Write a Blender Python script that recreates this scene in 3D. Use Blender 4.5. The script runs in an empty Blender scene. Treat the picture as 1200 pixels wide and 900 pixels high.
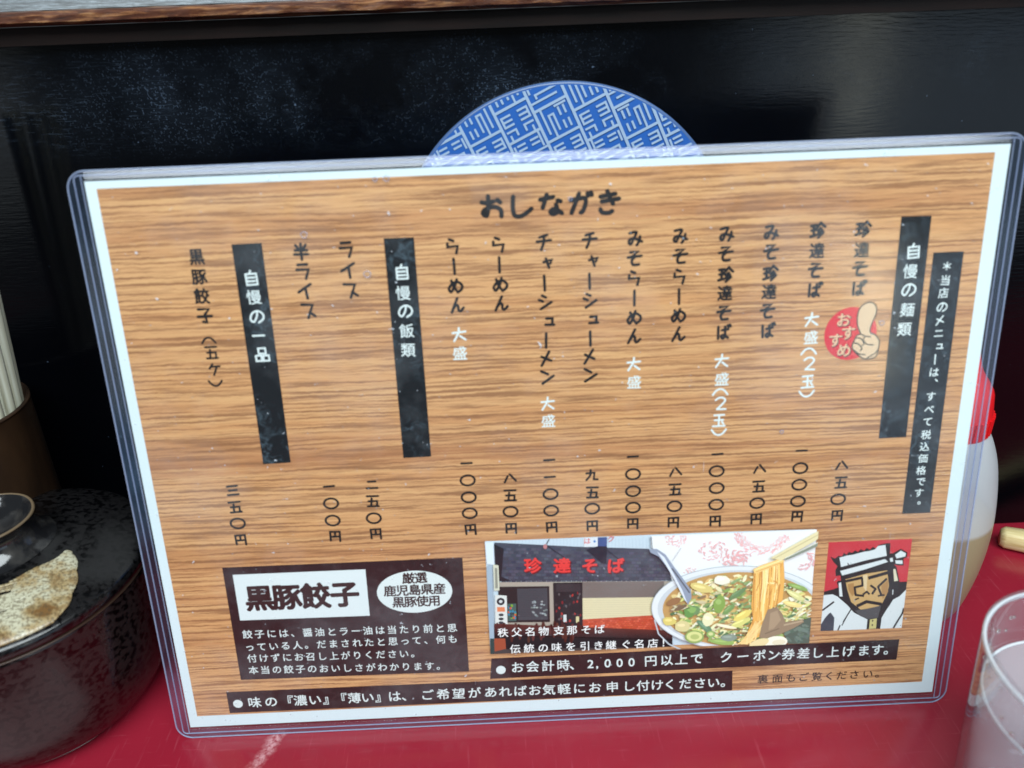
import bpy, math, random
from mathutils import Vector, Matrix
random.seed(7)
scene = bpy.context.scene
COL = scene.collection

# ------------------------------------------------------------ camera
LEAN = math.radians(10)
S_, C_ = math.sin(LEAN), math.cos(LEAN)
ORG = Vector((0, 0, 0.0052))                      # bottom centre of the paper, just above the counter
r1 = Vector((0.99900124, 0.04363735, -0.00960756)).normalized()
r2 = Vector((-0.04172769, 0.95716457, 0.28652187)); r2 = (r2 - r1 * r1.dot(r2)).normalized()
r3 = r1.cross(r2)
TT = Vector((0.02042514, -0.13014011, -0.30094032))
Rm = Matrix((r1, r2, r3)).transposed()
Mm = Matrix(((1, 0, 0), (0, S_, -C_), (0, C_, S_)))
RW = Mm @ Rm.transposed()
CAM = -(RW @ TT) + ORG
FPX = 881.97                                      # focal length in pixels of the 1200 px wide photograph
cam = bpy.data.cameras.new('camera'); camo = bpy.data.objects.new('camera', cam); COL.objects.link(camo)
camo.matrix_world = Matrix.Translation(CAM) @ RW.to_4x4()
cam.sensor_width = 36; cam.lens = FPX / 1200 * 36; cam.clip_start = 0.01; cam.clip_end = 50
cam.dof.use_dof = True; cam.dof.focus_distance = 0.335; cam.dof.aperture_fstop = 8.5
scene.camera = camo

# ------------------------------------------------------------ light
scene.view_settings.view_transform = 'Standard'; scene.view_settings.look = 'None'
scene.view_settings.exposure = 0.0; scene.view_settings.gamma = 1
world = bpy.data.worlds.new('World'); scene.world = world; world.use_nodes = True
bg = world.node_tree.nodes['Background']
bg.inputs[0].default_value = (0.80, 0.92, 1.0, 1); bg.inputs[1].default_value = 0.07
def area(name, loc, target, sx, sy, power, color=(1, 1, 1)):
    l = bpy.data.lights.new(name, 'AREA'); l.shape = 'RECTANGLE'; l.size = sx; l.size_y = sy
    l.energy = power; l.color = color
    o = bpy.data.objects.new(name, l); COL.objects.link(o); o.location = loc
    d = Vector(target) - Vector(loc); o.rotation_euler = d.to_track_quat('-Z', 'Y').to_euler()
    return o
area('ceiling_light', (0.05, -0.95, 1.30), (0, 0.05, 0.1), 2.0, 0.8, 53, (0.88, 0.97, 1.0))
area('veil_panel_light', (0.25, -1.6, 0.78), (0, 0.0, 0.12), 1.6, 0.55, 1.5, (0.86, 0.96, 1.0))  # added panel out of view, lays a faint reflected veil over the upper menu
area('right_side_panel_light', (1.15, -1.25, 0.02), (0.1, 0.1, 0.16), 1.3, 0.46, 1.9, (0.62, 0.80, 1.0))  # added panel, its reflection greys the right of the black wall
area('streak_strip_light', (0.86, -1.5, 0.10), (0.15, 0.1, 0.22), 0.07, 0.34, 0.28, (0.95, 0.95, 0.75))  # added narrow strip, shows as a pale streak reflected in the wall
area('left_side_light', (-1.20, -1.1, 0.08), (-0.1, 0.1, 0.18), 0.5, 0.34, 0.42, (0.85, 0.95, 1.0))  # added panel, mirrored as grey at the left of the wall
scene.cycles.max_bounces = 12; scene.cycles.transparent_max_bounces = 24
scene.cycles.caustics_refractive = False; scene.cycles.caustics_reflective = False

# ------------------------------------------------------------ materials
def lin(c, a=True):
    f = lambda v: (v / 255) / 12.92 if v / 255 <= 0.04045 else (((v / 255) + 0.055) / 1.055) ** 2.4
    t = tuple(f(v) for v in c)
    return t + (1,) if a else t
def mat(name, color=(0.5, 0.5, 0.5, 1), rough=0.5, spec=0.5, **kw):
    m = bpy.data.materials.new(name); m.use_nodes = True
    b = m.node_tree.nodes['Principled BSDF']
    b.inputs['Base Color'].default_value = color; b.inputs['Roughness'].default_value = rough
    b.inputs['Specular IOR Level'].default_value = spec
    for k, v in kw.items(): b.inputs[k.replace('_', ' ')].default_value = v
    return m
class NT:
    def __init__(s, m): s.t = m.node_tree; s.n = s.t.nodes; s.b = s.n.get('Principled BSDF')
    def new(s, kind, **kw):
        n = s.n.new(kind)
        for k, v in kw.items(): setattr(n, k, v)
        return n
    def link(s, a, b): s.t.links.new(a, b)
    def coord(s, scale=(1, 1, 1), loc=(0, 0, 0), rot=(0, 0, 0)):
        tc = s.new('ShaderNodeTexCoord'); mp = s.new('ShaderNodeMapping')
        mp.inputs['Scale'].default_value = scale; mp.inputs['Location'].default_value = loc; mp.inputs['Rotation'].default_value = rot
        s.link(tc.outputs['Object'], mp.inputs[0]); return mp.outputs[0]
    def noise(s, vec, scale, detail=4, rough=0.5, dist=0):
        n = s.new('ShaderNodeTexNoise'); n.inputs['Scale'].default_value = scale; n.inputs['Detail'].default_value = detail
        n.inputs['Roughness'].default_value = rough; n.inputs['Distortion'].default_value = dist
        s.link(vec, n.inputs['Vector']); return n.outputs['Fac']
    def ramp(s, fac, stops):
        r = s.new('ShaderNodeValToRGB'); e = r.color_ramp.elements
        while len(e) < len(stops): e.new(0.5)
        for k, (p, c) in enumerate(stops):
            e[k].position = p; e[k].color = c if len(c) == 4 else tuple(c) + (1,)
        s.link(fac, r.inputs[0]); return r.outputs[0]
    def g(s, v): return (v, v, v, 1)
    def mix(s, fac, a, b, mode='MIX'):
        n = s.new('ShaderNodeMix', data_type='RGBA', blend_type=mode)
        for sock, v in ((n.inputs[0], fac), (n.inputs[6], a), (n.inputs[7], b)):
            if isinstance(v, (int, float, tuple)): sock.default_value = v
            else: s.link(v, sock)
        return n.outputs[2]
    def math(s, op, a, b=0.0):
        n = s.new('ShaderNodeMath', operation=op)
        for sock, v in ((n.inputs[0], a), (n.inputs[1], b)):
            if isinstance(v, (int, float)): sock.default_value = v
            else: s.link(v, sock)
        return n.outputs[0]
    def bump(s, h, strength, dist=0.001):
        n = s.new('ShaderNodeBump'); n.inputs['Strength'].default_value = strength; n.inputs['Distance'].default_value = dist
        s.link(h, n.inputs['Height']); s.link(n.outputs[0], s.b.inputs['Normal']); return n

W1, B0 = (1, 1, 1, 1), (0, 0, 0, 1)
# black lacquered wall: dusty band and fine scratches
M_wall = mat('black_lacquer', lin((4, 5, 8)), 0.22, 0.34); n = NT(M_wall)
v = n.coord()
fine = n.math('ADD', n.ramp(n.noise(v, 1250, 1, 0.5), [(0.62, B0), (0.70, W1)]), n.math('MULTIPLY', n.noise(v, 60, 4, .7), .30))
blot = n.ramp(n.noise(v, 14, 5, 0.65), [(0.46, B0), (0.68, W1)])
stre = n.ramp(n.noise(n.coord((30, 1, 260), rot=(0, 0.25, 0)), 6, 3, 0.6), [(0.55, B0), (0.75, W1)])
sep = n.new('ShaderNodeSeparateXYZ'); n.link(v, sep.inputs[0])
band = n.ramp(n.math('MULTIPLY', sep.outputs[2], 4.0), [(0.0, B0), (0.82, B0), (0.90, W1), (1.0, n.g(0.25))])
xf = n.ramp(n.math('ADD', n.math('MULTIPLY', sep.outputs[0], 2.0), 0.5), [(0.10, n.g(.1)), (0.25, W1), (0.52, n.g(.8)), (0.7, n.g(.15)), (0.9, n.g(.25))])
dust = n.math('MULTIPLY', n.math('MULTIPLY', fine, blot), n.math('MULTIPLY', band, xf))
dust2 = n.math('MULTIPLY', n.math('MULTIPLY', stre, blot), n.math('MULTIPLY', band, 0.25))
speck = n.ramp(n.noise(v, 420, 1, 0.4), [(0.80, B0), (0.84, W1)])
tot = n.math('ADD', n.math('ADD', n.math('MULTIPLY', dust, 0.42), n.math('MULTIPLY', dust2, .6)), n.math('MULTIPLY', speck, 0.35))
n.link(n.mix(tot, lin((3, 4, 7)), lin((105, 125, 150))), n.b.inputs['Base Color'])
n.link(n.ramp(n.noise(v, 9, 5, 0.6), [(0.3, n.g(.10)), (0.75, n.g(.24))]), n.b.inputs['Roughness'])
n.bump(n.noise(n.coord((1, 1, 9)), 120, 3, 0.5), 0.12, 0.0004)

# red counter
M_counter = mat('red_laminate', lin((120, 18, 30)), 0.25, 0.5); n = NT(M_counter); v = n.coord()
base = n.mix(n.ramp(n.noise(v, 7, 4), [(0.3, B0), (0.7, W1)]), lin((134, 25, 42)), lin((148, 33, 51)))
scr = n.ramp(n.noise(n.coord((260, 14, 1), rot=(0, 0, 0.5)), 3, 3, 0.7), [(0.60, B0), (0.80, W1)])
scr2 = n.ramp(n.noise(n.coord((16, 240, 1), rot=(0, 0, 0.3)), 3, 3, 0.7), [(0.62, B0), (0.82, W1)])
sm = n.math('MULTIPLY', n.math('ADD', scr, scr2), 0.22)
base = n.mix(sm, base, lin((205, 120, 135)))
sep = n.new('ShaderNodeSeparateXYZ'); n.link(v, sep.inputs[0])
wob = n.math('MULTIPLY', n.math('SUBTRACT', n.noise(v, 160, 3, .6), 0.5), 0.006)
# a pale scuff running towards the viewer
dx = n.math('ABSOLUTE', n.math('ADD', n.math('SUBTRACT', n.math('SUBTRACT', sep.outputs[0], -0.1135), n.math('MULTIPLY', sep.outputs[1], 0.42)), wob))
sc = n.ramp(n.math('MULTIPLY', dx, 260.0), [(0.15, W1), (1.0, B0)])
sc = n.math('MULTIPLY', sc, n.ramp(n.math('ADD', n.math('MULTIPLY', sep.outputs[1], -20.0), 0.02), [(0.0, B0), (0.04, W1)]))
sc = n.math('MULTIPLY', sc, n.ramp(n.noise(v, 500, 3, .7), [(0.38, n.g(.1)), (0.6, W1)]))
base = n.mix(n.math('MULTIPLY', sc, 0.65), base, lin((215, 170, 175)))
n.link(base, n.b.inputs['Base Color'])
n.link(n.ramp(n.noise(v, 25, 5, .65), [(0.3, n.g(.10)), (0.7, n.g(.26))]), n.b.inputs['Roughness'])
n.bump(n.noise(v, 240, 2), 0.05, 0.0003)

# worn brown moulding
M_ledge = mat('worn_varnished_wood', lin((90, 52, 34)), 0.3, 0.6); n = NT(M_ledge); v = n.coord((6, 60, 60))
g = n.noise(v, 9, 6, 0.7, 0.6)
c = n.ramp(g, [(0.30, lin((34, 18, 13))), (0.5, lin((88, 50, 34))), (0.62, lin((150, 104, 66))), (0.75, lin((190, 165, 130)))])
w = n.ramp(n.noise(n.coord((1, 3, 3)), 160, 5, 0.75), [(0.52, B0), (0.66, W1)])
c = n.mix(n.math('MULTIPLY', w, .5), c, lin((30, 16, 12)))
n.link(c, n.b.inputs['Base Color']); n.bump(g, 0.5, 0.0006)
n.link(n.ramp(n.noise(n.coord(), 60, 4, .6), [(0.35, n.g(.18)), (0.65, n.g(.5))]), n.b.inputs['Roughness'])
M_top = mat('grey_brown_board', lin((110, 112, 108)), 0.35, 0.5); n = NT(M_top)
xs = n.new('ShaderNodeSeparateXYZ'); n.link(n.coord(), xs.inputs[0])
a = n.noise(n.coord((8, 30, 90)), 12, 6, 0.75, .4)
grey = n.ramp(a, [(0.3, lin((66, 66, 66))), (0.5, lin((104, 110, 114))), (0.7, lin((160, 172, 180)))])
brn = n.ramp(a, [(0.3, lin((40, 24, 14))), (0.52, lin((120, 92, 62))), (0.7, lin((176, 160, 130)))])
n.link(n.mix(n.ramp(n.math('ADD', xs.outputs[0], n.math('MULTIPLY', a, 0.1)), [(0.0, B0), (0.02, W1)]), grey, brn), n.b.inputs['Base Color'])
# object-space x is negative on the left; shift so grey turns to brown about a third of the way along
n.bump(a, 0.4, 0.0005)
M_board = mat('dark_brown_board', lin((38, 20, 16)), 0.45, 0.25); n = NT(M_board)
n.link(n.ramp(n.noise(n.coord((4, 40, 60)), 10, 4), [(0.3, lin((12, 6, 5))), (0.7, lin((27, 14, 11)))]), n.b.inputs['Base Color'])

# paper, printed wood, inks
M_paper = mat('white_paper', (0.70, 0.83, 0.86, 1), 0.6, 0.3)
M_print = mat('printed_wood_grain', lin((200, 150, 95)), 0.6, 0.2); n = NT(M_print)
v0 = n.coord()
warp = n.new('ShaderNodeTexNoise'); warp.inputs['Scale'].default_value = 26; warp.inputs['Detail'].default_value = 2
n.link(n.coord((0.8, 1.6, 1)), warp.inputs['Vector'])
wv = n.math('MULTIPLY', n.math('SUBTRACT', warp.outputs['Fac'], 0.5), 0.0016)
wf = n.math('MULTIPLY', n.math('SUBTRACT', n.noise(n.coord((1, 1.5, 1)), 300, 3, .6), 0.5), 0.0010)
sep = n.new('ShaderNodeSeparateXYZ'); n.link(v0, sep.inputs[0])
yy = n.math('ADD', n.math('ADD', sep.outputs[1], wv), wf)
cmb = n.new('ShaderNodeCombineXYZ'); n.link(n.math('MULTIPLY', sep.outputs[0], 0.022), cmb.inputs[0]); n.link(yy, cmb.inputs[1])
gv = cmb.outputs[0]
big = n.noise(gv, 75, 3, 0.55)
midn = n.noise(gv, 960, 3, 0.62)
finen = n.noise(gv, 2200, 2, 0.6)
colr = n.ramp(big, [(0.28, lin((156, 100, 64))), (0.40, lin((194, 140, 94))), (0.50, lin((216, 168, 116))), (0.60, lin((208, 154, 102))), (0.74, lin((158, 104, 68)))])
lines = n.ramp(midn, [(0.40, W1), (0.455, n.g(.6)), (0.50, B0)])
colr = n.mix(n.math('MULTIPLY', lines, 0.85), colr, lin((92, 52, 32)))
hi = n.ramp(midn, [(0.54, B0), (0.68, W1)])
colr = n.mix(n.math('MULTIPLY', hi, .45), colr, lin((234, 192, 132)))
fl = n.ramp(finen, [(0.34, W1), (0.48, B0)])
colr = n.mix(n.math('MULTIPLY', fl, 0.6), colr, lin((134, 88, 56)))
pores = n.noise(n.coord((60, 700, 1)), 1.6, 2, 0.5)
colr = n.mix(n.math('MULTIPLY', n.ramp(pores, [(0.3, W1), (0.42, B0)]), 0.35), colr, lin((120, 74, 42)))
# overall warmth drifts from rosy tan to orange across the sheet
n.link(n.mix(0.28, colr, n.mix(n.noise(v0, 6, 1), lin((218, 168, 132)), lin((208, 148, 84))), 'MIX'), n.b.inputs['Base Color'])
def ink(name, c, rough=0.6): return mat(name, lin(c), rough, 0.25)
M_ink = ink('black_ink', (26, 24, 26)); M_white = ink('white_ink', (222, 234, 232)); M_brown = ink('brown_ink', (48, 30, 30))
def sheen_mottled(name, c, c2, amt):  # pale blotches paint the film's air-gap sheen into the ink colour
    m = ink(name, c); n = NT(m)
    f = n.ramp(n.noise(n.coord(), 210, 5, 0.65, 1.2), [(0.50, B0), (0.72, W1)])
    k = n.ramp(n.noise(n.coord(loc=(3, 1, 0)), 40, 2), [(0.4, B0), (0.65, W1)])
    n.link(n.mix(n.math('MULTIPLY', n.math('MULTIPLY', f, k), amt), lin(c), lin(c2)), n.b.inputs['Base Color']); return m
M_strip = sheen_mottled('dark_strip_ink', (15, 20, 25), (92, 112, 124), 0.8)
M_panel = sheen_mottled('brown_panel_ink', (40, 25, 27), (92, 76, 76), 0.35)
M_pic = mat('printed_picture', (1, 1, 1, 1), 0.6, 0.25); n = NT(M_pic)
at = n.new('ShaderNodeVertexColor', layer_name='ink'); n.link(at.outputs[0], n.b.inputs['Base Color'])

# clear plastic: lets light straight through, fresnel reflection, faint blue body, diffuse haze painting in sheen
def plastic(name, tint, haze, haze_col, rough, ior=1.5, bump=True, marks=0.0):
    m = bpy.data.materials.new(name); m.use_nodes = True; n = NT(m); n.n.remove(n.b)
    out = n.n['Material Output']
    tr = n.new('ShaderNodeBsdfTransparent'); tr.inputs[0].default_value = tint
    df = n.new('ShaderNodeBsdfDiffuse'); df.inputs[0].default_value = haze_col
    gl = n.new('ShaderNodeBsdfGlossy'); gl.inputs['Roughness'].default_value = rough
    m1 = n.new('ShaderNodeMixShader'); m1.inputs[0].default_value = haze
    n.link(tr.outputs[0], m1.inputs[1]); n.link(df.outputs[0], m1.inputs[2])
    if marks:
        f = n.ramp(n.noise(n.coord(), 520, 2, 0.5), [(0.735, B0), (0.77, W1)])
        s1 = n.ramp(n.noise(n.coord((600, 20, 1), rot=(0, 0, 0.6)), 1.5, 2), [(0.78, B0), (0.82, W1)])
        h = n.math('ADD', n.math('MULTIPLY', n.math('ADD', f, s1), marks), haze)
        glare_haze = n.ramp(n.noise(n.coord(), 17, 5, .65), [(0.48, B0), (0.75, n.g(.045))])  # cloudy glare and smudges painted into the film as diffuse haze
        n.link(n.math('ADD', h, glare_haze), m1.inputs[0])
    fr = n.new('ShaderNodeFresnel'); gm = n.new('ShaderNodeNewGeometry')
    n.link(n.math('ADD', ior, n.math('MULTIPLY', gm.outputs['Backfacing'], 1 / ior - ior)), fr.inputs[0])
    m2 = n.new('ShaderNodeMixShader'); n.link(fr.outputs[0], m2.inputs[0]); n.link(m1.outputs[0], m2.inputs[1]); n.link(gl.outputs[0], m2.inputs[2])
    if bump:
        bp = n.new('ShaderNodeBump'); bp.inputs['Strength'].default_value = .10; bp.inputs['Distance'].default_value = 0.0006
        n.link(n.noise(n.coord(), 26, 3, 0.55), bp.inputs['Height'])
        n.link(bp.outputs[0], gl.inputs['Normal']); n.link(bp.outputs[0], fr.inputs['Normal'])
    n.link(m2.outputs[0], out.inputs[0]); return m
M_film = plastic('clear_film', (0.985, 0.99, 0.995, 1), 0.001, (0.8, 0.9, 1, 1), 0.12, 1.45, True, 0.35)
M_rim = plastic('clear_rim', (0.90, 0.91, 0.95, 1), 0.012, (0.35, 0.62, 1.0, 1), 0.15, 1.5, True, 0.10)  # blue diffuse haze paints reflected skylight into the rim
M_weld = plastic('weld_plastic', (0.8, 0.82, 0.9, 1), 0.30, (0.58, 0.70, 0.96, 1), 0.12, 1.55, False)

# ------------------------------------------------------------ mesh helpers
def mesh_obj(name, verts, faces, m, parent=None, smooth=False, cols=None, hexc=None):
    me = bpy.data.meshes.new(name); me.from_pydata([tuple(p) for p in verts], [], faces)
    if m: me.materials.append(m)
    if smooth:
        for p in me.polygons: p.use_smooth = True
    if cols:
        ca = me.color_attributes.new('ink', 'FLOAT_COLOR', 'CORNER')
        for p, c in zip(me.polygons, cols):
            for li in p.loop_indices: ca.data[li].color = c
    me.update()
    o = bpy.data.objects.new(name, me); COL.objects.link(o)
    if parent: o.parent = parent
    return o
def empty(name, loc=(0, 0, 0), rot=(0, 0, 0)):
    o = bpy.data.objects.new(name, None); COL.objects.link(o); o.location = loc; o.rotation_euler = rot
    o.empty_display_size = 0.02; return o
def tag(o, label=None, cat=None, group=None, kind=None):
    for k, v in (('label', label), ('category', cat), ('group', group), ('kind', kind)):
        if v: o[k] = v
    return o
def lathe(name, prof, m, parent, seg=96, cap_top=False, cap_bot=False, wob=0.0):
    vs, fs = [], []
    for (r, z) in prof:
        for i in range(seg):
            a = 2 * math.pi * i / seg; rr = r * (1 + wob * math.sin(3 * a + z * 90) + wob * .6 * math.sin(7 * a))
            vs.append((rr * math.cos(a), rr * math.sin(a), z))
    for j in range(len(prof) - 1):
        for i in range(seg):
            k = (i + 1) % seg
            fs.append((j * seg + i, j * seg + k, (j + 1) * seg + k, (j + 1) * seg + i))
    if cap_bot: fs.append(tuple(reversed(range(seg))))
    if cap_top: fs.append(tuple((len(prof) - 1) * seg + i for i in range(seg)))
    return mesh_obj(name, vs, fs, m, parent, True)
def smooth_prof(pts, n=6):
    out = []
    for i in range(len(pts) - 1):
        p0 = pts[max(i - 1, 0)]; p1 = pts[i]; p2 = pts[i + 1]; p3 = pts[min(i + 2, len(pts) - 1)]
        for k in range(n):
            t = k / n
            out.append(tuple(0.5 * ((2 * b) + (-a + c) * t + (2 * a - 5 * b + 4 * c - d) * t * t + (-a + 3 * b - 3 * c + d) * t ** 3) for a, b, c, d in zip(p0, p1, p2, p3)))
    out.append(tuple(pts[-1])); return out
def box(name, x0, x1, y0, y1, z0, z1, m, parent=None, bev=0.0):
    vs = [(x, y, z) for z in (z0, z1) for y in (y0, y1) for x in (x0, x1)]
    fs = [(0, 2, 3, 1), (4, 5, 7, 6), (0, 1, 5, 4), (2, 6, 7, 3), (0, 4, 6, 2), (1, 3, 7, 5)]
    o = mesh_obj(name, vs, fs, m, parent)
    if bev:
        b = o.modifiers.new('b', 'BEVEL'); b.width = bev; b.segments = 3
    return o

# ------------------------------------------------------------ the setting
counter = box('counter', -0.9, 0.9, -0.21, 0.16, -0.03, 0.0, M_counter); tag(counter, 'glossy red laminate counter top with a pale scuff', kind='structure')
WY = 0.110
wall = box('wall', -0.9, 0.9, WY, WY + 0.02, 0.0, 0.2498, M_wall); tag(wall, 'black lacquered panel rising behind the counter', kind='structure')
ledge = empty('ledge', (0, WY, 0.25)); tag(ledge, 'worn brown wooden ledge running along the top of the black panel', kind='structure')
def extrude_x(name, prof, m, parent, x0=-0.9, x1=0.9, nx=60, jig=0.0):
    vs, fs = [], []; k = len(prof)
    for i in range(nx + 1):
        x = x0 + (x1 - x0) * i / nx
        for j, (y, z) in enumerate(prof):
            vs.append((x, y + random.uniform(-jig, jig), z + random.uniform(-jig, jig)))
    for i in range(nx):
        for j in range(k):
            a = i * k + j; b = i * k + (j + 1) % k
            fs.append((a, b, b + k, a + k))
    fs.append(tuple(range(k))); fs.append(tuple(reversed([nx * k + j for j in range(k)])))
    return mesh_obj(name, vs, fs, m, parent)
extrude_x('lower_board', [(-0.004, 0.0), (0.03, 0.0), (0.03, 0.0062), (-0.004, 0.0062)], M_board, ledge)
extrude_x('nosing', [(-0.008, 0.0065), (-0.0105, 0.0078), (-0.0108, 0.0100), (-0.0092, 0.0112), (-0.004, 0.0116), (0.03, 0.0116), (0.03, 0.0065)], M_ledge, ledge, nx=300, jig=0.00018)
extrude_x('back_board', [(-0.0035, 0.0118), (0.002, 0.034), (0.03, 0.034), (0.03, 0.0118)], M_top, ledge)

# ------------------------------------------------------------ the menu
menu = empty('laminated_menu', ORG, (math.pi / 2 - LEAN, 0, 0))
tag(menu, 'wood-grain printed Japanese menu in a clear plastic sleeve, leaning upright on the red counter', 'menu')
PW, PH = 0.1485, 0.210
def outline_rr(x0, x1, y0, y1, r, n=8):
    pts = []
    for cx, cy, a0 in ((x1 - r, y1 - r, 0), (x0 + r, y1 - r, 90), (x0 + r, y0 + r, 180), (x1 - r, y0 + r, 270)):
        for i in range(n + 1):
            a = math.radians(a0 + 90 * i / n); pts.append((cx + r * math.cos(a), cy + r * math.sin(a)))
    return pts
def slab(name, pts, z0, z1, m, parent):
    k = len(pts); vs = [(x, y, z0) for x, y in pts] + [(x, y, z1) for x, y in pts]
    fs = [tuple(reversed(range(k))), tuple(range(k, 2 * k))] + [(i, (i + 1) % k, k + (i + 1) % k, k + i) for i in range(k)]
    return mesh_obj(name, vs, fs, m, parent)
paper = slab('paper_sheet', [(-PW, 0), (PW, 0), (PW, PH), (-PW, PH)], -0.0002, 0.0, M_paper, menu)
paper['label'] = 'white paper sheet with narrow white border'
# sheet(px,py): where a point of the photographed sheet lies on the paper, in metres (plane of the paper)
RWt = RW.transposed()
def sheet(px, py):
    d = RW @ Vector((px - 600, -(py - 450), -FPX)); nrm = Vector((0, -C_, S_))
    k = (ORG - CAM).dot(nrm) / d.dot(nrm); P = CAM + d * k - ORG
    return (P.x, P.dot(Vector((0, S_, C_))))
def flat(name, quad, z, m, label=None, parent=None):
    vs = [sheet(*q) + (z,) for q in quad]
    o = mesh_obj(name, vs, [tuple(reversed(range(len(vs))))], m, parent or paper)
    if o.data.polygons[0].normal.z < 0: o.data.flip_normals()
    if label: o['label'] = label
    return o
L = 0.00002
tl, tr, br, bl = sheet(112.3, 220.8), sheet(1166, 178.8), sheet(1080.3, 800), sheet(231.3, 838)
x0, x1, y0, y1 = (tl[0] + bl[0]) / 2, (tr[0] + br[0]) / 2, (bl[1] + br[1]) / 2, (tl[1] + tr[1]) / 2
wp = mesh_obj('wood_print', [(x0, y0, L), (x1, y0, L), (x1, y1, L), (x0, y1, L)], [(0, 1, 2, 3)], M_print, paper)

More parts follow.
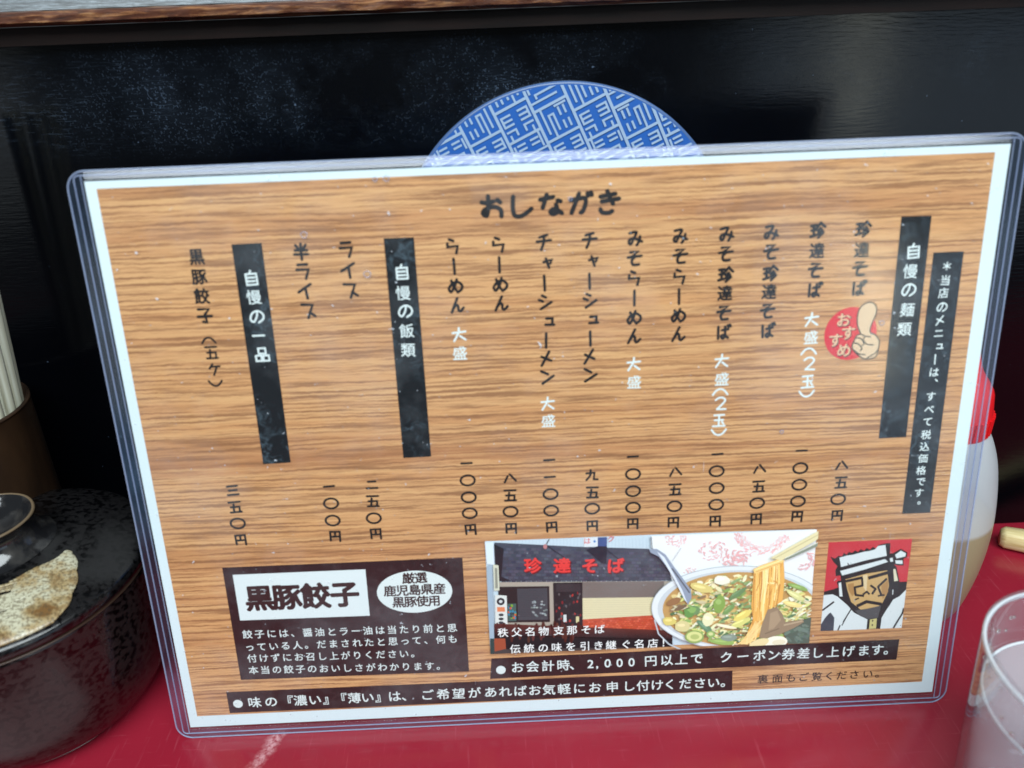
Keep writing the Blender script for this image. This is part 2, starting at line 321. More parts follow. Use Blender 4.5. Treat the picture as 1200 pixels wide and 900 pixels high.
# ---- glyphs: the fallback face for kanji, own brush strokes for the round hand of kana and numerals
_cache = {}
fc = bpy.data.curves.new('glyph', 'FONT'); fo = bpy.data.objects.new('glyph', fc); COL.objects.link(fo)
def glyph(ch, off):
    key = (ch, off)
    if key not in _cache:
        fc.body = ch; fc.size = 1; fc.offset = off; fc.resolution_u = 3
        dg = bpy.context.evaluated_depsgraph_get(); me = bpy.data.meshes.new_from_object(fo.evaluated_get(dg))
        _cache[key] = ([(v.co.x - 0.5, v.co.y - 0.38) for v in me.vertices], [tuple(p.vertices) for p in me.polygons])
        if ch in '()（）2,': pass
        bpy.data.meshes.remove(me)
    return _cache[key]
S = {
 'み': [[(.1, .15), (.58, .1), (.4, .5), (.22, .86), (.06, .78), (.12, .58), (.38, .5), (.7, .6), (.98, .72)], [(.84, .38), (.8, .66), (.62, .95)]],
 'そ': [['L', (.2, .08), (.78, .05), (.25, .4)], ['L', (.02, .42), (.98, .36)], [(.55, .38), (.3, .62), (.34, .9), (.55, .94), (.8, .92)]],
 'ら': [['L', (.3, .03), (.58, .15)], ['L', (.16, .28), (.14, .52), (.86, .5), (.72, .97)]],
 'ー': [['L', (.5, .0), (.5, 1.0)]],
 'め': [[(.22, .12), (.36, .5), (.56, .8)], [(.6, .05), (.45, .5), (.18, .88), (.03, .66), (.28, .34), (.66, .22), (.96, .45), (.92, .72), (.64, .92)]],
 'ん': [['L', (.55, .0), (.08, .95)], [(.22, .7), (.42, .46), (.56, .56), (.58, .82), (.72, .9), (.95, .68)]],
 'チ': [['L', (.76, .02), (.22, .16)], ['L', (.02, .44), (1, .38)], [(.52, .12), (.5, .5), (.3, .98)]],
 'ャ': [['L', (.1, .42), (.92, .24), (.74, .58)], ['L', (.34, .1), (.6, .98)]],
 'シ': [['L', (.28, .05), (.55, .18)], ['L', (.06, .34), (.34, .46)], ['L', (.2, .97), (.96, .5)]],
 'ュ': [['L', (.18, .22), (.8, .22), (.76, .82)], ['L', (.08, .82), (.96, .82)]],
 'メ': [['L', (.72, .0), (.12, .98)], ['L', (.14, .34), (.84, .66)]],
 'ン': [['L', (.06, .05), (.55, .28)], ['L', (.12, .95), (.96, .42)]],
 'ば': [['L', (.12, .1), (.14, .92)], ['L', (.4, .34), (.86, .28)], [(.62, .1), (.64, .5), (.64, .78), (.48, .93), (.36, .8), (.5, .68), (.86, .88)], ['L', (.8, .0), (.86, .12)], ['L', (.95, -.04), (1.02, .08)]],
 'ラ': [['L', (.16, .05), (.82, .02)], ['L', (.06, .38), (.9, .36), (.66, .97)]],
 'イ': [['L', (.95, .05), (.04, .55)], ['L', (.56, .3), (.62, 1.0)]],
 'ス': [['L', (.08, .06), (.86, .1), (.48, .98)], ['L', (.62, .6), (.98, .86)]],
 'ケ': [['L', (.38, .02), (.1, .42)], ['L', (.26, .25), (.95, .22)], ['L', (.7, .26), (.42, .98)]],
 '(': [[(-.05, .75), (.2, .42), (.5, .3), (.8, .42), (1.05, .75)]], ')': [[(-.05, .25), (.2, .58), (.5, .7), (.8, .58), (1.05, .25)]],
 '一': [['L', (.1, .5), (.94, .47)]], '二': [['L', (.22, .22), (.82, .2)], ['L', (.08, .82), (.96, .8)]],
 '三': [['L', (.1, .12), (.92, .1)], ['L', (.2, .5), (.84, .48)], ['L', (.06, .9), (.94, .88)]],
 '八': [['L', (.34, .3), (.06, .85)], ['L', (.52, .14), (.98, .78)]],
 '五': [['L', (.04, .02), (.96, .0)], ['L', (.42, .22), (.36, .92)], ['L', (.16, .48), (.86, .46), (.84, .92)], ['L', (.08, .96), (.98, .94)]],
 '九': [['L', (.06, .3), (.72, .26), (.66, .86), (.98, .88)], [(.4, .0), (.36, .5), (.06, .92)]],
 '円': [['L', (.12, .92), (.1, .08), (.9, .06), (.9, .98)], ['L', (.12, .56), (.9, .54)], ['L', (.5, .08), (.5, .54)]],
 '大': [['L', (.04, .36), (.98, .3)], ['L', (.52, .0), (.5, .34), (.1, .98)], ['L', (.56, .62), (.94, .92)]],
 '玉': [['L', (.12, .05), (.88, .03)], ['L', (.18, .46), (.82, .44)], ['L', (.5, .05), (.5, .92)], ['L', (.06, .95), (.96, .93)], ['L', (.74, .6), (.86, .76)]],
 '2': [[(.1, .22), (.34, .04), (.66, .04), (.82, .26), (.6, .58), (.24, .96)], ['L', (.24, .96), (.9, .96)]],
 '子': [['L', (.08, .08), (.84, .06), (.52, .42)], ['L', (.52, .42), (.6, .98), (.34, .92)], ['L', (.0, .58), (1, .54)]],
 '半': [['L', (.14, .08), (.3, .28)], ['L', (.84, .05), (.68, .28)], ['L', (.08, .42), (.92, .4)], ['L', (.02, .68), (.98, .66)], ['L', (.5, -.02), (.52, 1.02)]],
 'の': [[(.56, .14), (.5, .5), (.24, .9), (.02, .68), (.2, .26), (.6, .1), (.96, .34), (.94, .7), (.6, .96)]],
 '自': [['L', (.5, -.04), (.4, .18)], ['L', (.12, .2), (.14, .98), (.9, .96), (.88, .18), (.12, .2)], ['L', (.14, .46), (.74, .45)], ['L', (.14, .72), (.74, .71)]],
 '品': [['L', (.24, .02), (.26, .42), (.78, .42), (.76, .0), (.24, .02)], ['L', (.02, .58), (.04, .98), (.44, .98), (.42, .56), (.02, .58)], ['L', (.56, .58), (.58, .98), (1, .96), (.98, .56), (.56, .58)]],
 '珍': [['L', (.02, .18), (.4, .14)], ['L', (.05, .48), (.38, .45)], ['L', (.22, .16), (.22, .8)], ['L', (.0, .88), (.42, .78)], ['L', (.72, .0), (.42, .34)], ['L', (.68, .02), (1.02, .3)], ['L', (.72, .36), (.5, .54)], ['L', (.82, .5), (.52, .74)], ['L', (.9, .66), (.54, .98)]],
 'お': [[(.04, .3), (.3, .34), (.6, .26)], [(.34, .0), (.36, .5), (.28, .94), (.1, .84), (.22, .64), (.62, .52), (.94, .66), (.98, .98)], ['L', (.78, .18), (.92, .3)]],
 'し': [[(.14, .0), (.1, .5), (.16, .9), (.42, .98), (.72, .84), (.98, .64)]],
 'な': [['L', (.04, .22), (.66, .12)], ['L', (.36, .0), (.14, .62)], ['L', (.86, .3), (1.0, .36)], [(.78, .5), (.82, .86), (.62, .96), (.5, .84), (.64, .72), (.9, .82), (1.04, .94)]],
 'が': [[(.02, .34), (.4, .26), (.68, .24), (.72, .5), (.6, .86), (.5, .94)], ['L', (.4, .02), (.06, .96)], ['L', (.8, .0), (.84, .12)], ['L', (.96, -.04), (1.0, .08)]],
 'き': [['L', (.1, .22), (.8, .1)], ['L', (.16, .46), (.98, .34)], [(.42, -.04), (.56, .3), (.7, .58)], [(.1, .84), (.2, 1.0), (.5, 1.02), (.66, .94)]],
 '〇': 'O', '●': 'D',
}
def cr(pts, n=7):
    if len(pts) < 3: return pts
    return smooth_prof(pts, n)
class Print:
    """one printed layer: flat polygons a few microns apart, in paper coordinates"""
    def __init__(s, z): s.v = []; s.f = []; s.c = []; s.z = z; s.k = 0
    def poly(s, pts, col=None):
        s.k += 1; z = s.z + s.k * 4e-7 * (1 if col is None else 2.5); b = len(s.v)
        s.v += [(x, y, z) for x, y in pts]
        a = sum(pts[i][0] * pts[(i + 1) % len(pts)][1] - pts[(i + 1) % len(pts)][0] * pts[i][1] for i in range(len(pts)))
        idx = list(range(b, b + len(pts)))
        s.f.append(tuple(idx if a > 0 else idx[::-1])); s.c.append(col)
    def ribbon(s, pts, w, col=None, taper=False):
        n = len(pts); s.k += 1; z0 = s.z + s.k * 4e-7 * (1 if col is None else 2.5)
        L_, R_ = [], []
        for i, p in enumerate(pts):
            a = Vector(pts[max(i - 1, 0)]); b = Vector(pts[min(i + 1, n - 1)]); q = Vector(p)
            if 0 < i < n - 1:
                d1 = (q - a).normalized(); d2 = (b - q).normalized(); t = d1 + d2
                if t.length < .3: t = d1
                t.normalize(); nn = Vector((-t.y, t.x)); k = min(1.35, 1 / max(0.3, nn.dot(Vector((-d1.y, d1.x)))))
            else:
                t = (b - a).normalized(); nn = Vector((-t.y, t.x)); k = 1
            ww = w / 2 * k
            if taper: ww *= 0.72 + 0.5 * math.sin(math.pi * (i / max(1, n - 1)) ** .7)
            zz = z0 + 2e-7 * i / n
            L_.append((q.x + nn.x * ww, q.y + nn.y * ww, zz)); R_.append((q.x - nn.x * ww, q.y - nn.y * ww, zz))
        b = len(s.v); s.v += L_ + R_
        for i in range(n - 1):
            s.f.append((b + i, b + n + i, b + n + i + 1, b + i + 1)); s.c.append(col)
        for end in (0, 1):      # rounded ends
            i = (n - 1) * end; c = Vector(pts[i]); l = Vector(L_[i][:2]); r = Vector(R_[i][:2]); z = L_[i][2]
            st = r - c if end else l - c
            bb = len(s.v); arc = []
            for q in range(1, 5):
                a = math.pi * q / 5; ca, sa = math.cos(a), math.sin(a)
                arc.append((c.x + st.x * ca - st.y * sa, c.y + st.x * sa + st.y * ca, z))
            s.v += arc
            ia, ib = (b + n + i, b + i) if end else (b + i, b + n + i)
            s.f.append((ia,) + tuple(range(bb, bb + 4)) + (ib,)); s.c.append(col)
    def char(s, ch, cx, cy, sx, sy, w, off=0.0, rot=0.0, col=None):
        ca, sa = math.cos(rot), math.sin(rot)
        T = lambda x, y: (cx + (x * ca - y * sa), cy + (x * sa + y * ca))
        if ch in S:
            d = S[ch]
            if d == 'D':
                s.poly([T(sx * .46 * math.cos(a * math.pi / 12), sy * .46 * math.sin(a * math.pi / 12)) for a in range(24)], col); return
            if d == 'O':
                s.ribbon([T(sx * .52 * math.cos(a * math.pi / 14 + 1.2), sy * .42 * math.sin(a * math.pi / 14 + 1.2)) for a in range(29)], w, col); return
            for st in d:
                p = st[1:] if st[0] == 'L' else cr(st)
                s.ribbon([T((x - .5) * sx * .9, (.5 - y) * sy * .9) for x, y in p], w, col)
        else:
            vs, fs = glyph(ch, 0.0); ns = 1 if off <= 0 else (5 if off < .02 else 9)
            for q in range(ns):
                ox = oy = 0
                if q: a = 2 * math.pi * (q + .5) / (ns - 1); ox, oy = off * math.cos(a), off * math.sin(a)
                b = len(s.v); s.k += 1; z = s.z + s.k * 4e-7 * (1 if col is None else 2.5)
                s.v += [T((x + ox) * sx, (y + oy) * sy) + (z,) for x, y in vs]
                for f in fs: s.f.append(tuple(b + i for i in f)); s.c.append(col)
    def build(s, name, m, label=None, parent=None):
        cols = [lin(c) for c in s.c] if s.c and s.c[0] is not None else None
        o = mesh_obj(name, s.v, s.f, m, parent or paper, cols=cols)
        if label: o['label'] = label
        return o
def run(text, pts, sx, sy, w, m, z=3 * L, off=0.034, small='ャュ', label=None, name='lettering', up=None):
    """pts: pixel centres, one per character, or the two ends of an even run"""
    if len(pts) == 2 and len(text) > 2:
        (ax, ay), (bx, by) = pts; n = len(text) - 1
        pts = [(ax + (bx - ax) * i / n, ay + (by - ay) * i / n) for i in range(n + 1)]
    P = Print(z); mm = 0.001
    for ch, (px, py) in zip(text, pts):
        if ch in ' 　': continue
        X, Y = sheet(px, py); k = 0.72 if ch in small else 1
        P.char(ch, X, Y, sx * k * mm, sy * k * mm, w * mm, off, math.radians(random.uniform(-2.5, 2.5)))
    return P.build(name, m, label)

SX, SY, SW = 5.2, 5.5, 0.94
def col(text, pts, tail='', tpts=(), price='', ppts=()):
    run(text, pts, SX, SY, SW, M_ink)
    if tail: run(tail, tpts, SX, SY * .92, SW * .74, M_white, off=0.016)
    if price: run(price, ppts, 4.9, 4.7, SW * .85, M_ink)
run('おしながき', [(575.8, 242), (610.8, 242), (644.7, 240.1), (680.8, 238.5), (713.5, 236.9)], 7.6, 7.2, 1.5, M_ink, label='large handwritten menu heading')
col('珍達そば', [(1011.5, 268.4), (1009.7, 292.9), (1007.8, 314.8), (1006.2, 338.1)], price='八五〇円', ppts=[(986.3, 545.1), (985.2, 565.7), (982.1, 585), (980.8, 604)])
col('珍達そば', [(958.3, 270), (957.2, 293.8), (955.5, 316.7), (954.4, 340)], '大盛(2玉)', [(950.9, 374.5), (950.2, 395.5), (947.8, 411.2), (948.5, 426.1), (946.2, 447.4), (945, 461.8)], '一〇〇〇円', [(939.2, 528.3), (937.8, 548.6), (936.6, 568), (935, 587.4), (934, 605)])
col('みそ珍達そば', [(904, 272.3), (903.5, 295.2), (902.8, 320.2), (901.2, 341.9), (899.5, 364.5), (899.5, 387.8)], price='八五〇円', ppts=[(890, 549.3), (888.8, 570.3), (887.2, 589.5), (886, 608)])
col('みそ珍達そば', [(851.5, 274.2), (850.5, 297.5), (850.3, 321.8), (849.4, 343.5), (848.2, 366.8), (847.5, 389.5)], '大盛(2玉)', [(845.6, 422.9), (845.9, 444.3), (844, 458.8), (844.5, 472.8), (842.4, 492.9), (842.1, 506.9)], '一〇〇〇円', [(840.5, 532.3), (839.8, 552.1), (839.8, 572), (839.3, 591.3), (838, 610.5)])
col('みそらーめん', [(797.3, 276.5), (797.3, 300.3), (796.2, 324.1), (795.7, 347.5), (795, 369.9), (795, 391.8)], price='八五〇円', ppts=[(791.5, 552.8), (791, 573.8), (790.3, 593.2), (789, 612)])
col('みそらーめん', [(744.3, 279.3), (743.8, 302.7), (743.1, 326), (743.4, 349.3), (743.1, 372.2), (743.1, 394.4)], '大盛', [(742.5, 426.8), (743, 447.8)], '一〇〇〇円', [(741.3, 535.3), (741.8, 555.6), (741.8, 575.5), (741.8, 594.8), (741.5, 613.5)])
col('チャーシューメン', [(690.9, 281.7), (695.3, 305.5), (690.9, 329.5), (691.3, 352.1), (695.5, 374.5), (691.8, 396.7), (691.2, 418), (691.9, 439.7)], price='九五〇円', ppts=[(693.5, 557), (694, 577.3), (694, 596), (694, 616)])
col('チャーシューメン', [(637.2, 284), (641.9, 307.8), (638.1, 331.8), (638.8, 354), (644, 376.6), (640, 399), (640.5, 420.3), (641.5, 442)], '大盛', [(641.7, 473), (642.6, 493.3)], '一一〇〇円', [(643.3, 539.3), (644, 559.1), (645.2, 579), (645.9, 598.3), (646.5, 617.5)])
col('らーめん', [(584, 286.8), (585.2, 310.4), (586.3, 333.7), (587.5, 355.9)], price='八五〇円', ppts=[(597.4, 560.3), (597.8, 580.8), (598.3, 599.5), (599, 619)])
col('らーめん', [(530.3, 288.7), (532.2, 312), (533.8, 335.3), (535.7, 358)], '大盛', [(538, 392), (539, 414)], '一〇〇〇円', [(546.5, 543), (548.1, 562.9), (549.3, 582.7), (550.5, 601.4), (551.5, 620.5)])
col('ライス', [(405.8, 292.7), (407.7, 316.7), (410.7, 340.5)], price='二五〇円', ppts=[(435.5, 568), (436.8, 587.5), (438.1, 607.2), (440.5, 625.5)])
col('半ライス', [(352.8, 295), (355.2, 318.3), (357.5, 341.2), (361, 364.3)], price='一〇〇円', ppts=[(385.3, 570.1), (388, 589.9), (389.9, 609.9), (392.8, 628.3)])
col('黒豚餃子', [(230.3, 300.8), (233.4, 324.2), (236.6, 347), (240.1, 369.7)], price='三五〇円', ppts=[(272.5, 574.7), (275.5, 594.5), (278.7, 613.3), (282.1, 632.5)])
run('(五ケ)', [(244.3, 398.5), (247.8, 413.5), (251.5, 433), (252.8, 449.5)], 4.6, 4.6, .7, M_ink)

flat('heading_strip', [(271.2, 286.4), (306.6, 284.5), (340.8, 541.9), (308.5, 544)], 2 * L, M_strip, 'dark strip heading the single dishes')
flat('heading_strip', [(449.5, 279.2), (485, 278), (505.3, 535), (472.7, 536.7)], 2 * L, M_strip, 'dark strip heading the rice dishes')
flat('heading_strip', [(1056.2, 253.8), (1091.8, 252.7), (1061.8, 512.2), (1029.6, 513.8)], 2 * L, M_strip, 'dark strip heading the noodles')
flat('heading_strip', [(1093.8, 296), (1129.6, 294.4), (1090, 600.7), (1057.1, 602.2)], 2 * L, M_strip, 'dark strip with the tax note')
HX = 5.1
run('自慢の一品', [(294.5, 326), (297.5, 348.2), (301, 370.8), (302.7, 393.5), (307.3, 415.6)], HX, HX, .62, M_white, off=0.012)
run('自慢の飯類', [(471, 319), (472.3, 343.3), (475, 364.3), (476.7, 387.7), (478.3, 410)], HX, HX, .62, M_white, off=0.012)
run('自慢の麺類', [(1070.4, 294.4), (1066.7, 317.8), (1064.9, 339.3), (1063.3, 362.9), (1059.6, 385.6)], HX, HX, .62, M_white, off=0.012)
P4 = [(1109.6, 311.6), (1107.8, 328.4), (1105.6, 343.3), (1103.8, 359.6), (1101.8, 375.6), (1100, 390.4), (1101.1, 405.6), (1095.6, 421.1), (1094.4, 436), (1099.3, 444.9), (1090.7, 464.4), (1088.9, 479.6), (1087.1, 494), (1085.1, 509.3), (1083.3, 523.3), (1081.6, 537.1), (1079.3, 551.1), (1078.9, 564), (1076.7, 577.3), (1080.7, 586)]
P4[9] = (1101.5, 442)
run('＊当店のメニューは、すべて税込価格です。', P4, 3.7, 3.7, .46, M_white, off=0.018)

flat('brown_panel', [(260.3, 665.1), (541.9, 653.4), (549.7, 786.7), (282.3, 796.8)], 2 * L, M_panel, 'dark brown panel about the black pork dumplings')
flat('white_box', [(272.7, 673.6), (428.2, 667.1), (433.4, 721.4), (281.5, 727)], 3 * L, ink('box_white', (222, 234, 234)))
ell = Print(3 * L); ecx, ecy = sheet(485.9, 693.5)
ell.poly([(ecx + 0.0142 * math.cos(a * math.pi / 32), ecy + 0.0090 * math.sin(a * math.pi / 32)) for a in range(64)]); ell.build('white_oval', M_white)
S_KEEP = S; S = {}
bt = Print(4 * L)
for ch, (px, py) in zip('黒豚餃子', [(304, 700.7), (336, 699.4), (370, 698.1), (404, 696)]):
    X, Y = sheet(px, py); bt.char(ch, X, Y, .0112, .0112, .001, .042)
S = S_KEEP
bt.build('lettering', M_brown, 'bold dumpling title')
run('厳選', [(478.5, 677.5), (493, 676.8)], 4.9, 4.9, .6, M_brown, z=4 * L, off=0.028)
run('鹿児島県産', [(457, 692.5), (515, 689.5)], 4.9, 4.9, .6, M_brown, z=4 * L, off=0.028)
run('黒豚使用', [(467, 705.5), (509, 703.6)], 4.9, 4.9, .6, M_brown, z=4 * L, off=0.028)
def note(t, a, b, s=3.9): return run(t, [a, b], s, s, s * .1, M_white, z=3 * L, off=0.014)
for g_ in ('の', '子', 'お', 'し', 'が', 'き', 'ば', 'ラ', 'ン', 'ー'): pass
STROKES = S
S = {k: v for k, v in STROKES.items() if k in '●'}     # small horizontal notes use the plain face
note('餃子には、醤油とラー油は当たり前と思', (290, 743.3), (529.8, 735.6))
note('っている人。だまされたと思って、何も', (292.6, 758.2), (530.5, 748.6))
note('付けずにお召し上がりください。', (295.5, 771.4), (487, 765.5))
note('本当の餃子のおいしさがわかります。', (297, 785.2), (517, 780))
flat('note_strip', [(265, 811), (858.4, 785.9), (857.9, 808.9), (269.4, 835.6)], 2 * L, M_panel, 'long dark brown strip along the bottom edge')
flat('note_strip', [(575.8, 771.5), (1054, 749), (1050.5, 772.9), (574.4, 795.4)], 2 * L, M_panel, 'dark brown coupon strip under the pictures')
xs = [298.3, 317.7, 336, 352, 369, 386, 399, 415.3, 430.8, 447, 462.3, 478, 500.6, 519.4, 537.5, 556, 574.9, 592, 609.5, 626.6, 643.3, 661, 679, 697, 717.5, 737, 753.5, 770, 785, 803, 820, 836, 852]
run('味の『濃い』『薄い』は、ご希望があればお気軽にお申し付けください。', [(x, 822.9 - (x - 298.3) * 0.0435) for x in xs], 5.4, 5.2, .5, M_white, off=0.018)
run('●', [(278.9, 824.7)], 4.1, 4.1, .5, M_white)
xs = [606.4, 624, 642, 660, 675, 696, 706, 716, 730, 744, 762.5, 781, 798.5, 816.5, 851, 870.5, 890, 906.5, 923.6, 941.6, 958, 976, 994, 1012, 1028, 1043]
run('お会計時、2,000円以上でクーポン券差し上げます。', [(x, 781.9 - (x - 606) * 0.049) for x in xs], 5.3, 5.3, .5, M_white, off=0.018)
run('●', [(587, 785)], 4.1, 4.1, .5, M_white)
xs = [893.9, 911, 926.8, 941.6, 957.4, 971.8, 986.2, 1001, 1016.8, 1032]
run('裏面もご覧ください。', [(x, 795.6 - (x - 894) * 0.048) for x in xs], 4.5, 4.3, .5, M_ink, off=0.015)

# ---- pictures on the menu
def clip(poly, quad):
    def side(p, a, b): return (b[0] - a[0]) * (p[1] - a[1]) - (b[1] - a[1]) * (p[0] - a[0])
    ar = sum(quad[i][0] * quad[(i + 1) % len(quad)][1] - quad[(i + 1) % len(quad)][0] * quad[i][1] for i in range(len(quad)))
    q = quad if ar > 0 else quad[::-1]; out = list(poly)
    for i in range(len(q)):
        a, b = q[i], q[(i + 1) % len(q)]; src = out; out = []
        for j in range(len(src)):
            p, r = src[j], src[(j + 1) % len(src)]; sp, sr = side(p, a, b), side(r, a, b)
            if sp >= 0: out.append(p)
            if (sp >= 0) != (sr >= 0):
                t = sp / (sp - sr); out.append((p[0] + (r[0] - p[0]) * t, p[1] + (r[1] - p[1]) * t))
        if len(out) < 3: return []
    return out
class Pic:
    """flat printed picture; coordinates local to a view of it, mapped onto the paper and clipped to its frame"""
    mute = 0.0
    def __init__(s, ox, oy, k, quad, z): s.f = lambda p: sheet(ox + p[0] / k, oy + p[1] / k); s.q = [sheet(*p) for p in quad]; s.P = Print(z)
    def poly(s, pts, c):
        p = clip([s.f(q) for q in pts], s.q)
        if p: s.P.poly(p, tuple(v + (g_ - v) * s.mute for v, g_ in zip(c, (214, 208, 188))))
    def line(s, pts, w, c):
        n = len(pts)
        for i in range(n - 1):
            a, b = Vector(pts[i]), Vector(pts[i + 1]); d = (b - a); 
            if d.length == 0: continue
            d.normalize(); nn = Vector((-d.y, d.x)) * w / 2; e = d * w * .25
            s.poly([tuple(a - e + nn), tuple(b + e + nn), tuple(b + e - nn), tuple(a - e - nn)], c)
    def ell(s, cx, cy, a, b, c, rot=0, n=14, jag=0):
        ca, sa = math.cos(rot), math.sin(rot); pts = []
        for i in range(n):
            t = 2 * math.pi * i / n; r = 1 + random.uniform(-jag, jag); x, y = a * r * math.cos(t), b * r * math.sin(t)
            pts.append((cx + x * ca - y * sa, cy + x * sa + y * ca))
        s.poly(pts, c)
    def ch(s, ch, x, y, size, c, off=.01):
        X, Y = s.f((x, y)); X2, _ = s.f((x + size, y)); s.P.char(ch, X, Y, X2 - X, X2 - X, 0.0004, off, 0, c)
PQ = [(568.3, 634.3), (956, 619), (945.4, 749.4), (574.7, 764.8)]
st = Pic(560, 620, 5.4545, PQ, 2 * L)
def rr(c, j=10):
    d = random.randint(-j, j); return tuple(max(0, min(255, v + d + random.randint(-3, 3))) for v in c)
st.poly([(40, 60), (2200, 0), (2200, 760), (60, 800)], (205, 222, 232))
for x in range(130, 1100, 22): st.line([(x, 60), (x + 2, 130)], 3, (190, 208, 220))
st.poly([(105, 85), (640, 112), (1090, 125), (1230, 215), (1230, 328), (135, 330)], (70, 74, 88))
for j in range(11):
    y = 120 + j * 20
    for i in range(34):
        x = 150 + i * 32 + (j % 2) * 16; y2 = y + (x - 150) * 0.006
        if y2 > 98 + (x - 150) * .04: st.poly([(x, y2), (x + 29, y2 + .4), (x + 29, y2 + 16), (x, y2 + 16)], rr((72, 77, 92), 13))
st.poly([(104, 92), (165, 122), (150, 300), (215, 328), (132, 330), (112, 250)], (32, 33, 40))
st.poly([(672, 45), (765, 45), (765, 108), (678, 112)], (226, 232, 236)); st.ch('は', 698, 72, 48, (215, 70, 70)); st.ell(745, 75, 8, 8, (90, 140, 200))
st.poly([(765, 42), (825, 40), (823, 108), (766, 108)], (66, 86, 140)); st.poly([(690, 128), (766, 106), (824, 106), (820, 218), (790, 215)], (34, 36, 50))
st.ch('ク', 850, 58, 50, (220, 120, 120)); st.line([(455, 60), (436, 98), (600, 212)], 5, (36, 36, 46)); st.line([(800, 110), (900, 190)], 5, (40, 40, 50)); st.ell(430, 108, 13, 16, (190, 130, 130))
for ch, x in zip('珍達そば', (350, 537, 715, 878)):
    st.ch(ch, x + 6, 236, 112, (110, 25, 32), .035); st.ch(ch, x, 229, 112, (232, 66, 62), .035)
st.poly([(130, 335), (1230, 328), (1230, 640), (140, 640)], (176, 164, 150))
st.poly([(665, 334), (1190, 330), (1180, 432), (668, 436)], (122, 112, 106)); st.poly([(668, 436), (1180, 430), (1140, 556), (668, 572)], (228, 218, 176))
for y in range(350, 560, 14): st.line([(668, y + 4), (1160, y)], 1.5, (200, 190, 155) if y > 432 else (112, 102, 98))
st.poly([(668, 572), (1140, 544), (1180, 700), (668, 700)], (186, 78, 52))
for j in range(9):
    for i in range(24): st.poly([(672 + i * 20 + (j % 2) * 9, 574 + j * 12 - i * 1.2), (689 + i * 20 + (j % 2) * 9, 573 + j * 12 - i * 1.2), (689 + i * 20 + (j % 2) * 9, 582 + j * 12 - i * 1.2), (672 + i * 20 + (j % 2) * 9, 583 + j * 12 - i * 1.2)], rr((205, 88, 60), 16))
st.poly([(130, 362), (455, 358), (460, 586), (135, 590)], (42, 34, 36)); st.poly([(250, 374), (442, 371), (447, 572), (258, 575)], (70, 70, 76))
for y in range(385, 560, 11): st.line([(254, y), (440, y - 3)], 2, (52, 50, 56))
for i in range(26): st.ell(345 + random.random() * 95, 455 + random.random() * 95, 9, 6, rr((135, 145, 145), 30), n=6)
st.poly([(480, 336), (666, 333), (669, 640), (488, 640)], (34, 27, 31)); st.poly([(500, 345), (655, 342), (655, 392), (500, 394)], (52, 44, 48))
for i in range(34): st.ell(500 + random.random() * 160, 400 + random.random() * 190, 7, 10, random.choice([(120, 30, 34), (62, 50, 54), (90, 84, 86), (170, 50, 44), (30, 40, 50)]), n=6, jag=.3)
st.poly([(545, 540), (565, 538), (566, 585), (546, 586)], (205, 210, 210)); st.poly([(625, 552), (645, 550), (646, 590), (626, 591)], (210, 200, 150))
st.poly([(190, 470), (244, 468), (246, 580), (194, 580)], (70, 95, 90))
for i in range(22): st.ell(195 + random.random() * 46, 475 + random.random() * 100, 8, 8, random.choice([(60, 130, 160), (120, 160, 60), (200, 90, 60), (50, 60, 70)]), n=6)
st.poly([(110, 412), (184, 418), (190, 608), (112, 602)], (214, 218, 214)); st.ell(146, 455, 26, 24, (40, 40, 46)); st.ell(146, 455, 12, 10, (200, 205, 205)); st.poly([(122, 490), (172, 490), (174, 520), (124, 520)], (216, 130, 90))
for y in (540, 566, 590): st.ell(149, y, 17, 9, (56, 56, 62))
st.poly([(44, 70), (100, 70), (105, 222), (58, 216)], (214, 228, 238)); st.poly([(58, 228), (90, 226), (106, 740), (74, 740)], (158, 178, 194)); st.poly([(98, 218), (132, 224), (138, 384), (104, 386)], (206, 208, 188)); st.poly([(108, 240), (124, 242), (128, 370), (111, 372)], (140, 142, 130))
for k in range(12): st.poly([(105, 596 + k * 8 + (0 if k else 0)), (1240, 588 + k * 8 + 52 - k * 2), (1240, 800), (105, 800)], tuple(int(a + (b - a) * k / 11) for a, b in zip((92, 44, 38), (36, 28, 32))))
for i in range(50): st.ell(120 + random.random() * 560, 600 + random.random() * 100, 10, 26, rr((74, 36, 32), 16), n=6)
st.poly([(105, 690), (175, 690), (180, 760), (105, 785)], (150, 74, 52)); st.poly([(78, 690), (104, 690), (108, 792), (80, 795)], (52, 66, 66)); st.poly([(100, 775), (170, 758), (1240, 742), (1240, 760), (100, 800)], (70, 62, 62))
for ch, x in zip('秩父名物支那そば', (160, 248, 335, 420, 515, 600, 690, 775)): st.ch(ch, x, 652 - (x - 160) * .036, 70, (226, 230, 230), .012)
# noodle bowl, on the right half of the same picture
bw = Pic(740, 610, 5.0, PQ, 2 * L + 0.0012 * 1); bw.P = st.P; bw.mute = 0.22
bw.poly([(112, 60), (1100, 20), (1050, 620), (300, 620), (235, 350), (200, 200), (112, 150)], (226, 231, 238))
def arcs(cx, cy, r0, r1, a0, a1, c, n=26, w=4, l=16):
    for i in range(n):
        a = math.radians(a0 + (a1 - a0) * i / n); rx = random.uniform(r0, r1); x, y = cx + rx * 1.5 * math.cos(a), cy + rx * math.sin(a)
        b = a + random.uniform(.6, 2.2); bw.line([(x, y), (x + l * math.cos(b), y + l * math.sin(b))], w, rr(c, 10))
PK = (228, 158, 166)
arcs(760, 75, 78, 108, 0, 190, PK, 120); arcs(760, 75, 62, 78, 5, 175, (236, 190, 196), 70, 3, 10); arcs(255, 95, 10, 46, 0, 360, PK, 46, 4, 12)
